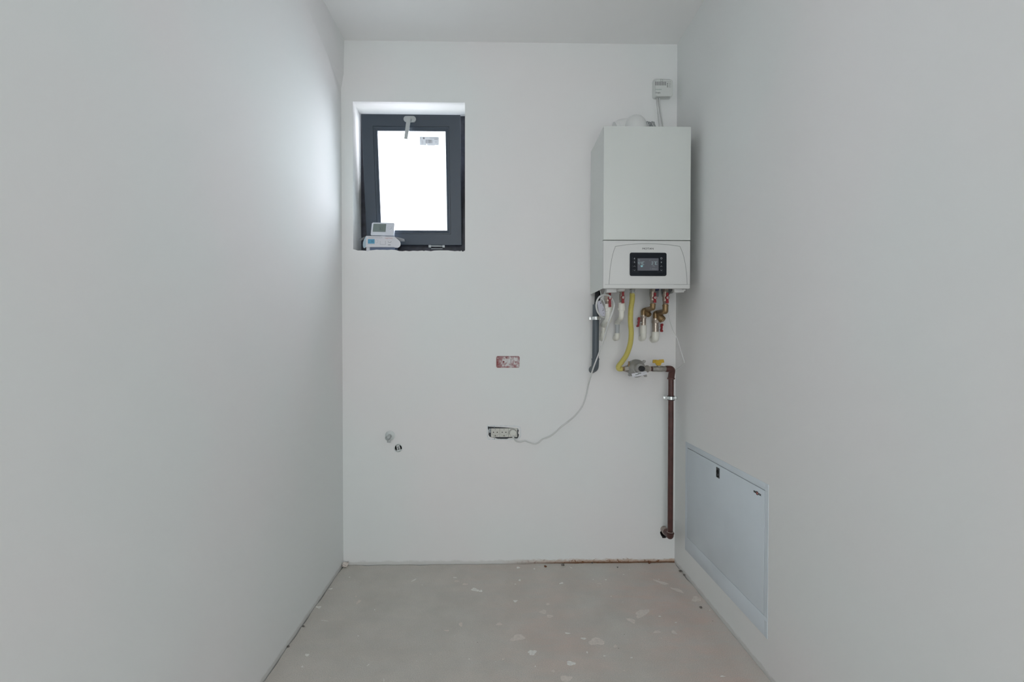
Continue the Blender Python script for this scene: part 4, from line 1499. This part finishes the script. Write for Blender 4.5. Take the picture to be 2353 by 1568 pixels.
# the loop closes on the right side and runs on down the wall
lead = [at(1411.5, 700, 2.045), at(1408, 716, 2.045), at(1399.5, 738, 2.05), at(1393.8, 758, 2.075), at(1387, 782, 2.11), at(1377, 810, 2.145), at(1364, 844, 2.155), at(1356.5, 868, 2.195), at(1351.5, 888, YW - .010), at(1348, 905, YW - .005), at(1339, 932, YW - .005), at(1325, 952, YW - .005), at(1306, 969, YW - .006),
        at(1290, 981, YW - .006), at(1276, 994, YW - .006), at(1262, 1004, YW - .006), at(1247, 1010, YW - .006), at(1238, 1017, YW - .006), at(1228, 1020.5, YW - .006), at(1215, 1017, YW - .007), at(1206, 1013.8, YW - .008), at(1195, 1016, YW - .01), at(1186, 1014, YW - .014), at(1181, 1008, YW - .020), at(1179.4, 1001, YW - .022)]
loop_up = [at(1405.5, 685, 2.075), at(1398, 679, 2.062), at(1388, 677.8, 2.055), at(1378, 682, 2.052), at(1371.8, 692, 2.050), at(1370.2, 704, 2.050), at(1373, 716, 2.050), at(1378.5, 724.5, 2.055), at(1383, 728.5, 2.072), at(1389, 730, 2.084)]
tube(bm, smoothpath(loop_up, 8), .0040, 12)
back = [at(1404.8, 683.5, 2.078), at(1409, 690, 2.066)]
full = smoothpath(back + lead, 10)
nfull = len(full)
tube(bm, full, [.0042 if i < nfull * .22 else .0034 for i in range(nfull)], 12)
fin('cable', bm, M_CABLE, pc)
bm = B()
pq = at(1179, 995.2, YW - .004)
lathe(bm, (pq.x, YW + .004, pq.z), (0, -1, 0), [(0, .0178), (.020, .0172), (.024, .0155), (.0255, .010), (.0256, .001)], 32)
tube(bm, [(pq.x, YW - .017, pq.z - .012), (pq.x + .001, YW - .019, pq.z - .024)], [.0055, .0042], 14)
fin('plug', bm, M_SOCK, pc)

# second thin cable with a lilac tag inside the loop
ct = thing('cable_connector', 'flat lilac-white connector box hanging inside the white cable loop', 'connector', at(1385, 730, 2.10))
bm = B()
tp = [at(1373.5, 694, 2.10), at(1377.5, 690.5, 2.10), at(1380.5, 692.5, 2.10), at(1386, 703, 2.10), at(1390.5, 716, 2.10), at(1390.3, 726, 2.10), at(1386, 729, 2.10), at(1380.5, 728.5, 2.10), at(1377.8, 722, 2.10)]
prism(bm, tp, (0, .016, 0))
bmesh.ops.bevel(bm, geom=list(bm.edges), offset=.0012, segments=2, affect='EDGES')
fin('connector_box', bm, M_TAGP, ct)
bm = B()
for p in (((1379.3, 696.5), (1380.8, 694.5), (1381.4, 698.5), (1380.3, 699)), ((1384, 714.0), (1386.8, 712.5), (1387.3, 713.4), (1384.6, 715)), ((1385.2, 709), (1385.9, 708.7), (1386.7, 712.3), (1386, 712.5)), ((1386, 720.6), (1387.6, 719), (1387.9, 720), (1386.6, 721.3))):
    bm = B()
    prism(bm, [at(x, y, 2.0995) for x, y in p], (0, .001, 0))
    fin('printed_mark', bm, M_INK, ct, smooth=False)
bm = B()
tube(bm, smoothpath([at(1378, 664, 2.09), at(1381.5, 676, 2.09), at(1385, 687, 2.085), at(1388.5, 695, 2.09), at(1390.5, 704, 2.11)], 8), .0024, 10)
tube(bm, smoothpath([at(1391, 664, 2.10), at(1389, 678, 2.09), at(1385.5, 686, 2.088), at(1380, 692.5, 2.093)], 8), .0022, 10)
fin('thin_leads', bm, M_CABLE, ct)

# thin sensor wire on the right
bm = B()
wp = [at(1534.5, 690, 2.12), at(1535.8, 712, 2.13), at(1537.5, 731, 2.13), at(1545, 756, 2.13), at(1557, 782, 2.12), at(1564, 806, 2.10), at(1571, 828, 2.09), at(1571.8, 835, 2.09), at(1566, 841, 2.12), at(1557, 847.5, 2.15), at(1549, 853, 2.18)]
tube(bm, smoothpath(wp, 8), .0016, 8)
tag(fin('sensor_wire', bm, M_CABLE), 'thin white wire hanging in a loop at the right corner behind the brown pipe', 'wire')

# ------------------------------------------------------------------ triple socket
so = thing('socket_outlet', 'triple cream power socket in an open rough wall box, last one plugged in', 'socket', at(1158, 1008, YW))
bm = B()
fx0, fx1 = at(1123, 990, YW + .012).x, at(1190, 990, YW + .012).x
z0_, z1_ = at(0, 1006, YW).z, at(0, 983.5, YW).z
box(bm, (at(1119.5, 0).x, YW + .0070, at(0, 1012).z), (at(1194, 0).x, YW + .0105, at(0, 979).z))  # mounting frame widened to a dark plate; its colour supplies the pocket's shade
fin('frame_shade_plate', bm, mat('dark_frame_shade', (0.030, 0.035, 0.045, 1), .5, .1, noise=.4, nscale=120), so)
for x0, y0, x1, y1 in ((1123.5, 989, 1127.4, 998.5), (1123, 983, 1126.5, 984.6), (1189.2, 989, 1191, 992), (1143, 1006.6, 1158, 1008.8)):
    bm = B()
    box(bm, (at(x0, 990).x, YW + .004, at(0, y1).z), (at(x1, 990).x, YW + .0072, at(0, y0).z), .0004)
    fin('support_tab', bm, M_FILM if x1 < 1140 or x0 > 1180 else mat('dark_grey_box', (0.09, 0.10, 0.115, 1), .6), so)
bm = B()
lathe(bm, at(1135.7, 981, YW - .001), (0, -1, 0), [(0, .0035), (.003, .003)], 12)
fin('fixing_lug', bm, M_FILM, so)
bm = B()
lathe(bm, at(1136.2, 1009, YW - .001), (0, -1, 0), [(0, .0035), (.003, .003)], 12)
fin('fixing_lug', bm, M_FILM, so)
# pale smear of metal frame left uncovered round the box
bm = B()
rim = [(1118.5, 978), (1140, 977.8), (1165, 978.2), (1188, 978.8), (1196, 981), (1197.5, 990), (1197, 1003), (1193, 1010.5), (1175, 1011.2), (1150, 1011.3), (1121, 1010.8), (1118.5, 1000)]
n = len(rim)
for j in range(n):
    a0 = rim[j]
    b0 = rim[(j + 1) % n]
    ins = lambda p: (1156.5 + (p[0] - 1156.5) * .945, 994.5 + (p[1] - 994.5) * .86)
    a1, b1_ = ins(a0), ins(b0)
    vs = [at(x, y, YW - .0012) for x, y in (a1, b1_, b0, a0)]
    vo = [at(x, y, YW + .0005) for x, y in (b0, a0)]
    f = [bm.verts.new(p) for p in vs]
    bm.faces.new(f)
    g = [bm.verts.new(p) for p in vo]
    bm.faces.new((f[2], g[0], g[1], f[3]))
fin('box_rim', bm, mat('scraped_plaster', (0.78, 0.81, 0.825, 1), .85, noise=.10, nscale=60), so)
for j in range(3):
    cx0 = 1128.2 + j * 20.2
    q0 = at(cx0, 985.2, YW - .004)
    q1 = at(cx0 + 19.9, 1005.0, YW - .004)
    bm = B()
    box(bm, (q0.x, YW - .004, q1.z), (q1.x, YW + .012, q0.z), .0012, 2)
    cc = Vector(((q0.x + q1.x) / 2, YW - .004, (q0.z + q1.z) / 2))
    if j < 2:
        R_ = .0178
        cu_ = B()
        lathe(cu_, cc + Vector((0, -.01, 0)), (0, 1, 0), [(0, R_), (.019, R_)], 32)
        s = fin('socket', bm, M_SOCK, so, smooth=False)
        carve(s, [cu_])
        bm = B()
        for dx_ in (-.0092, .0092):
            lathe(bm, cc + Vector((dx_, .0092, .001)), (0, -1, 0), [(0, .0026), (.0006, .0026)], 14)
        fin('pin_holes', bm, M_HOLE, s)
        bm = B()
        box(bm, (cc.x - .0022, YW - .003, cc.z - .0185), (cc.x + .0022, YW + .006, cc.z - .0130), .0006)
        fin('earth_clip', bm, mat('dull_brass_clip', (0.20, 0.19, 0.15, 1), .5, .4), s)
        bm = B()
        box(bm, (cc.x - .0022, YW - .003, cc.z + .0155), (cc.x + .0022, YW + .006, cc.z + .0185), .0006)
        fin('earth_clip', bm, mat('dull_brass_clip', (0.20, 0.19, 0.15, 1), .5, .4), s)
    else:
        s = fin('socket', bm, M_SOCK, so)
        bm = B()
        tube(bm, [(cc.x + .0188 * math.cos(t), YW - .0042, cc.z + .0188 * math.sin(t)) for t in [math.radians(-25 + i * 10) for i in range(24)]], .0008, 6)
        fin('socket_gap', bm, M_INK, s)

# red junction box painted over
jb = thing('junction_box', 'red double wall box smeared over with white paint, above the sockets', 'electrical box', at(1167, 846, YW))
JX, JZ, JW, JH = pxrect(1140.3, 818.6, 1194, 845.5, YW)
bm = B()
prism(bm, rrect(JX, JZ, JW, JH, .0075, YW - .0022, 6), (0, .0025, 0))
jf = fin('cover', bm, M_JBOX, jb)
# keep noise in world coordinates for the cover
jf_off = ORIG[jb.name]
for me_v in jf.data.vertices:
    me_v.co += jf_off
jb.location = (0, 0, 0)
ORIG[jb.name] = Vector((0, 0, 0))
bm = B()


def line2(bm, pts, r=.0006, Y=YW - .0024):
    tube(bm, [at(x, y, Y) for x, y in pts], r, 6)


line2(bm, [(1173.3, 838.8), (1173.3, 826.0), (1180, 826.0)], .0009)
line2(bm, [(1174, 838.8), (1180, 838.8)], .0006)
line2(bm, [(1182, 843.6), (1191.5, 843.6), (1191.5, 840)], .0006)
line2(bm, [(1150, 825), (1148.5, 834), (1150.5, 838), (1158, 837)], .0005)
line2(bm, [(1141.2, 840), (1141.2, 823), (1143, 820), (1147, 819.3), (1190, 819.4), (1193, 821), (1193.5, 827)], .0007)
fin('module_outline', bm, mat('dark_maroon_gap', (0.22, 0.13, 0.13, 1), .8), jb)
bm = B()
for px, py, r in ((1157.2, 831.8, .0050), (1163.5, 822.5, .0035), (1184.5, 832.5, .0030), (1190.8, 832.3, .0022), (1148.3, 835.3, .0018), (1179.2, 835.4, .0015), (1144, 832, .0022)):
    bm = B()
    lathe(bm, at(px, py, YW - .0018), (0, -1, 0), [(0, r), (.0008, r * .9), (.0012, r * .5)], 9)
    fin('screw_dimple', bm, mat('dark_red_dimple', (0.24, 0.07, 0.07, 1), .7), jb)

# ------------------------------------------------------------------ water fittings low on the wall
af = thing('angle_valve', 'stubby grey metal angle valve on a round rosette, low on the wall', 'valve', at(896, 1018, YW))
rc_ = at(896.3, 1001.3, YW)
bm = B()
lathe(bm, rc_ - Vector((0, -.0005, 0)), (0, -1, 0), [(0, .0245), (.002, .0235), (.006, .0180), (.007, .010)], 36)
fin('rosette', bm, mat('dusty_rosette', (0.74, 0.78, 0.775, 1), .6), af)
bm = B()
p1 = rc_ + Vector((-.001, -.004, -.001))
p2 = at(893.5, 1007, YW - .045)
tube(bm, [p1, p2], [.0098, .0105], 20)
pn = at(893.8, 1017.3, YW - .036)
tube(bm, [at(893.8, 1006, YW - .036), Vector((at(893.8, 1006, YW - .036).x, YW - .036, pn.z))], [.0085, .0088], 18)
fin('valve_body', bm, M_FIT, af)
bm = B()
q = at(889.5, 1007.5, YW - .055)
lathe(bm, q + Vector((.007, .010, .002)), (-.55, -.75, -.15), [(0, .0095), (.006, .0112), (.014, .0112), (.017, .0095), (.018, .002)], 20)
fin('turn_knob', bm, M_FIT, af)
rf2 = thing('pipe_stub', 'round recessed pipe end with dark gaps, just right of and below the angle valve', 'fitting', at(915, 1040, YW))
bm = B()
lathe(bm, rf_ + Vector((0, .0005, 0)), (0, -1, 0), [(0, .0178), (0, .0215), (.002, .0212), (.003, .0180), (0, .0178)], 36, cap=False)
fin('ring', bm, MATS['dusty_rosette'], rf2)
bm = B()
c_ = rf_
MR = Matrix.Translation(c_) @ Matrix.Rotation(-.20, 4, 'Y')
box(bm, (-.0085, .001, -.0168), (.0075, .02, .0150), .0015, M=MR)
box(bm, (-.0140, .0015, -.0168), (.0135, .02, -.0095), .0015, M=MR)
fin('insert', bm, mat('dusty_insert', (0.74, 0.77, 0.77, 1), .6), rf2)
bm = B()
box(bm, (-.0042, -.0002, -.0075), (.0042, .002, -.0015), .0004, M=MR)
fin('screw_head', bm, mat('dark_grey_steel', (0.09, 0.10, 0.10, 1), .6), rf2)
bm = B()
box(bm, (-.0038, -.0002, .0020), (.0030, .002, .0070), .0004, M=MR)
fin('screw_head', bm, MATS['dark_grey_steel'], rf2)
bm = B()
lathe(bm, c_ + Vector((0, .016, 0)), (0, -1, 0), [(0, .0182), (.006, .0182)], 24)
fin('recess_back', bm, M_HOLE, rf2)

# ------------------------------------------------------------------ flush cabinet in the right wall
cab = thing('manifold_cabinet', 'flush pale blue-grey metal cabinet low in the right wall', 'cabinet', (XR, (cb0 + cb1) / 2, cz0))


def onx(px, py, x=XR - .002):
    return atx(px, py, x)


dY1 = onx(1579.2, 1100).y
dY0 = onx(1755.5, 1300).y
dZ1 = (onx(1579.2, 1029).z + onx(1754.5, 1127.5).z) / 2
dZ0 = onx(1753.8, 1413.5).z
bm = B()
x1, x0 = XR - .0012, XR + .03
# frame ring with the door opening
box(bm, (x1, cb0, dZ1 + .0012), (XR + .001, cb1, cz1), .0006)
box(bm, (x1, cb0, cz0), (XR + .001, cb1, dZ0 - .0012), .0006)
box(bm, (x1 + .0001, cb0 + .0003, dZ0 - .002), (XR + .001, dY0 - .0012, dZ1 + .002))
box(bm, (x1 + .0001, dY1 + .0012, dZ0 - .002), (XR + .001, cb1 - .0003, dZ1 + .002))
fin('frame', bm, M_CABIN, cab)
bm = B()
box(bm, (x1 - .0006, cb0 + .0005, dZ1 + .012), (x1 + .0004, cb0 + .016, cz1 - .0005))
fin('corner_strip', bm, M_CABIN, cab, smooth=False)
bm = B()
box(bm, (x1 - .0006, cb0 + .0005, cz0 + .0005), (x1 + .0004, cb0 + .016, dZ0 - .012))
fin('corner_strip', bm, M_CABIN, cab, smooth=False)
bm = B()
box(bm, (XR + .012, cb0 + .013, cz0 + .013), (XR + .10, cb1 - .013, cz1 - .013))
fin('inner_box', bm, mat('dark_cabinet_inside', (0.05, 0.055, 0.06, 1), .8), cab, smooth=False)
bm = B()
box(bm, (x1 - .0004, dY0 + .0006, dZ0 + .0004), (XR + .012, dY1 - .0004, dZ1 - .0009), .0006)
door = fin('door', bm, M_CABIN, cab)
l0, l1 = onx(1646.2, 1080), onx(1653.3, 1085)
lz1 = (onx(1646.2, 1073.2).z + onx(1653, 1077).z) / 2
lz0 = (onx(1646.2, 1096.5).z + onx(1653, 1100.5).z) / 2
bm = B()
box(bm, (x1 - .0022, l1.y, lz0), (x1, l0.y, lz1), .0008)
lock = fin('lock_plate', bm, M_LOCK, door)
bm = B()
ly, lzm = (l0.y + l1.y) / 2, (lz0 + lz1) / 2
lathe(bm, (x1 - .0022, ly, lzm + .004), (-1, 0, 0), [(0, .0085), (.0015, .008), (.0015, .0055), (.0005, .005), (.0005, .001)], 24)
tube(bm, [(x1 - .003, ly - .006 * math.cos(t) - .001, lzm - .009 + .008 * math.sin(t)) for t in [math.radians(120 + i * 20) for i in range(12)]], .0014, 8)
fin('latch', bm, M_HOLE, lock)
g0 = onx(1732.2, 1130)
g1 = onx(1748.6, 1140)
gz = (onx(1732.5, 1130).z + onx(1748.6, 1138.4).z) / 2
Lg = g0.y - g1.y
xt = x1 - .0010
cy_ = (g0.y + g1.y) / 2
text('lettering', 'INN', (xt, g0.y - Lg * .17, gz), Lg * .22, M_INK, door, xdir=(0, -1, 0), off=.0003, ext=.0002, sx=.95)
text('lettering', 'BOX', (xt, g1.y + Lg * .18, gz), Lg * .22, M_INK, door, xdir=(0, -1, 0), off=.0003, ext=.0002, sx=.86)
bm = B()
s = Lg * .11
for sy in (-1, 1):
    for sz in (-1, 1):
        yy, zq = cy_ + sy * s * .8 + .001, gz + sz * s * 1.15
        tube(bm, [(xt, yy, zq - sz * s * .5), (xt, yy, zq), (xt, yy - sy * s * .5, zq)], .0010, 6)
fin('logo_brackets', bm, M_INK, door)
bm = B()
tube(bm, [(xt, cy_ + .001 + s * .62 * math.cos(t), gz + s * .8 * math.sin(t)) for t in [2 * PI * i / 24 for i in range(25)]], .0007, 6)
lathe(bm, (xt, cy_ + .001, gz), (-1, 0, 0), [(0, .0014), (.0003, .0013)], 10)
fin('logo_ring', bm, M_INKR, door)

# ------------------------------------------------------------------ mortar crumbs on the floor
crumbs = [(1253.5, 1303, 6, 'dark mortar crumb on the floor left of the rusty joint'), (1293.5, 1299.3, 7, 'dark mortar crumb lodged in the far wall joint'),
          (1566.5, 1314, 7, 'larger crumb in the joint of the right wall'), (1576.5, 1322.5, 5, 'small crumb in the joint of the right wall, nearer the camera'),
          (1610.5, 1397, 6, 'lone dark crumb on the floor near the right wall'), (1419, 1304.5, 4, 'tiny brown crumb on the floor below the boiler'),
          (1360.5, 1294, 4, 'tiny dark crumb stuck at the foot of the far wall'), (1491, 1292.5, 8, 'rust-brown lump at the foot of the far wall near the right corner'),
          (790, 1301, 15, 'grey plaster lump in the far left corner'), (660, 1487, 6, 'dark crumb in the joint of the left wall'), (697, 1440.5, 5, 'small grey crumb beside the left wall joint')]
for (px, py, w_, lab_) in crumbs:
    q = atz(px, py + w_ * .15, 0.0)
    q.y = min(q.y, YW - .5 * w_ * q.y / FPX - .001)
    r = w_ * .5 * q.y / FPX
    q.x = max(XL + r, min(XR - r * 1.1, q.x))
    bm = B()
    bmesh.ops.create_icosphere(bm, subdivisions=2, radius=r)
    for v_ in bm.verts:
        n_ = 1 + .35 * math.sin(v_.co.x * 900 + px) * math.cos(v_.co.z * 700 + py) + random.uniform(-.12, .12)
        v_.co = Vector((v_.co.x * n_, v_.co.y * n_ * .8, v_.co.z * n_ * .65))
    mz = min(v_.co.z for v_ in bm.verts)
    bmesh.ops.translate(bm, verts=bm.verts, vec=(q.x, q.y, -mz - .0005))
    mm = M_DROPF if w_ > 10 else (mat('rust_lump', (0.20, 0.09, 0.05, 1), .9, noise=.3, nscale=200) if 'rust' in lab_ else M_CRUMB)
    tag(fin('mortar_crumb', bm, mm, smooth=False), lab_, 'debris', 'mortar crumbs along the floor edges')
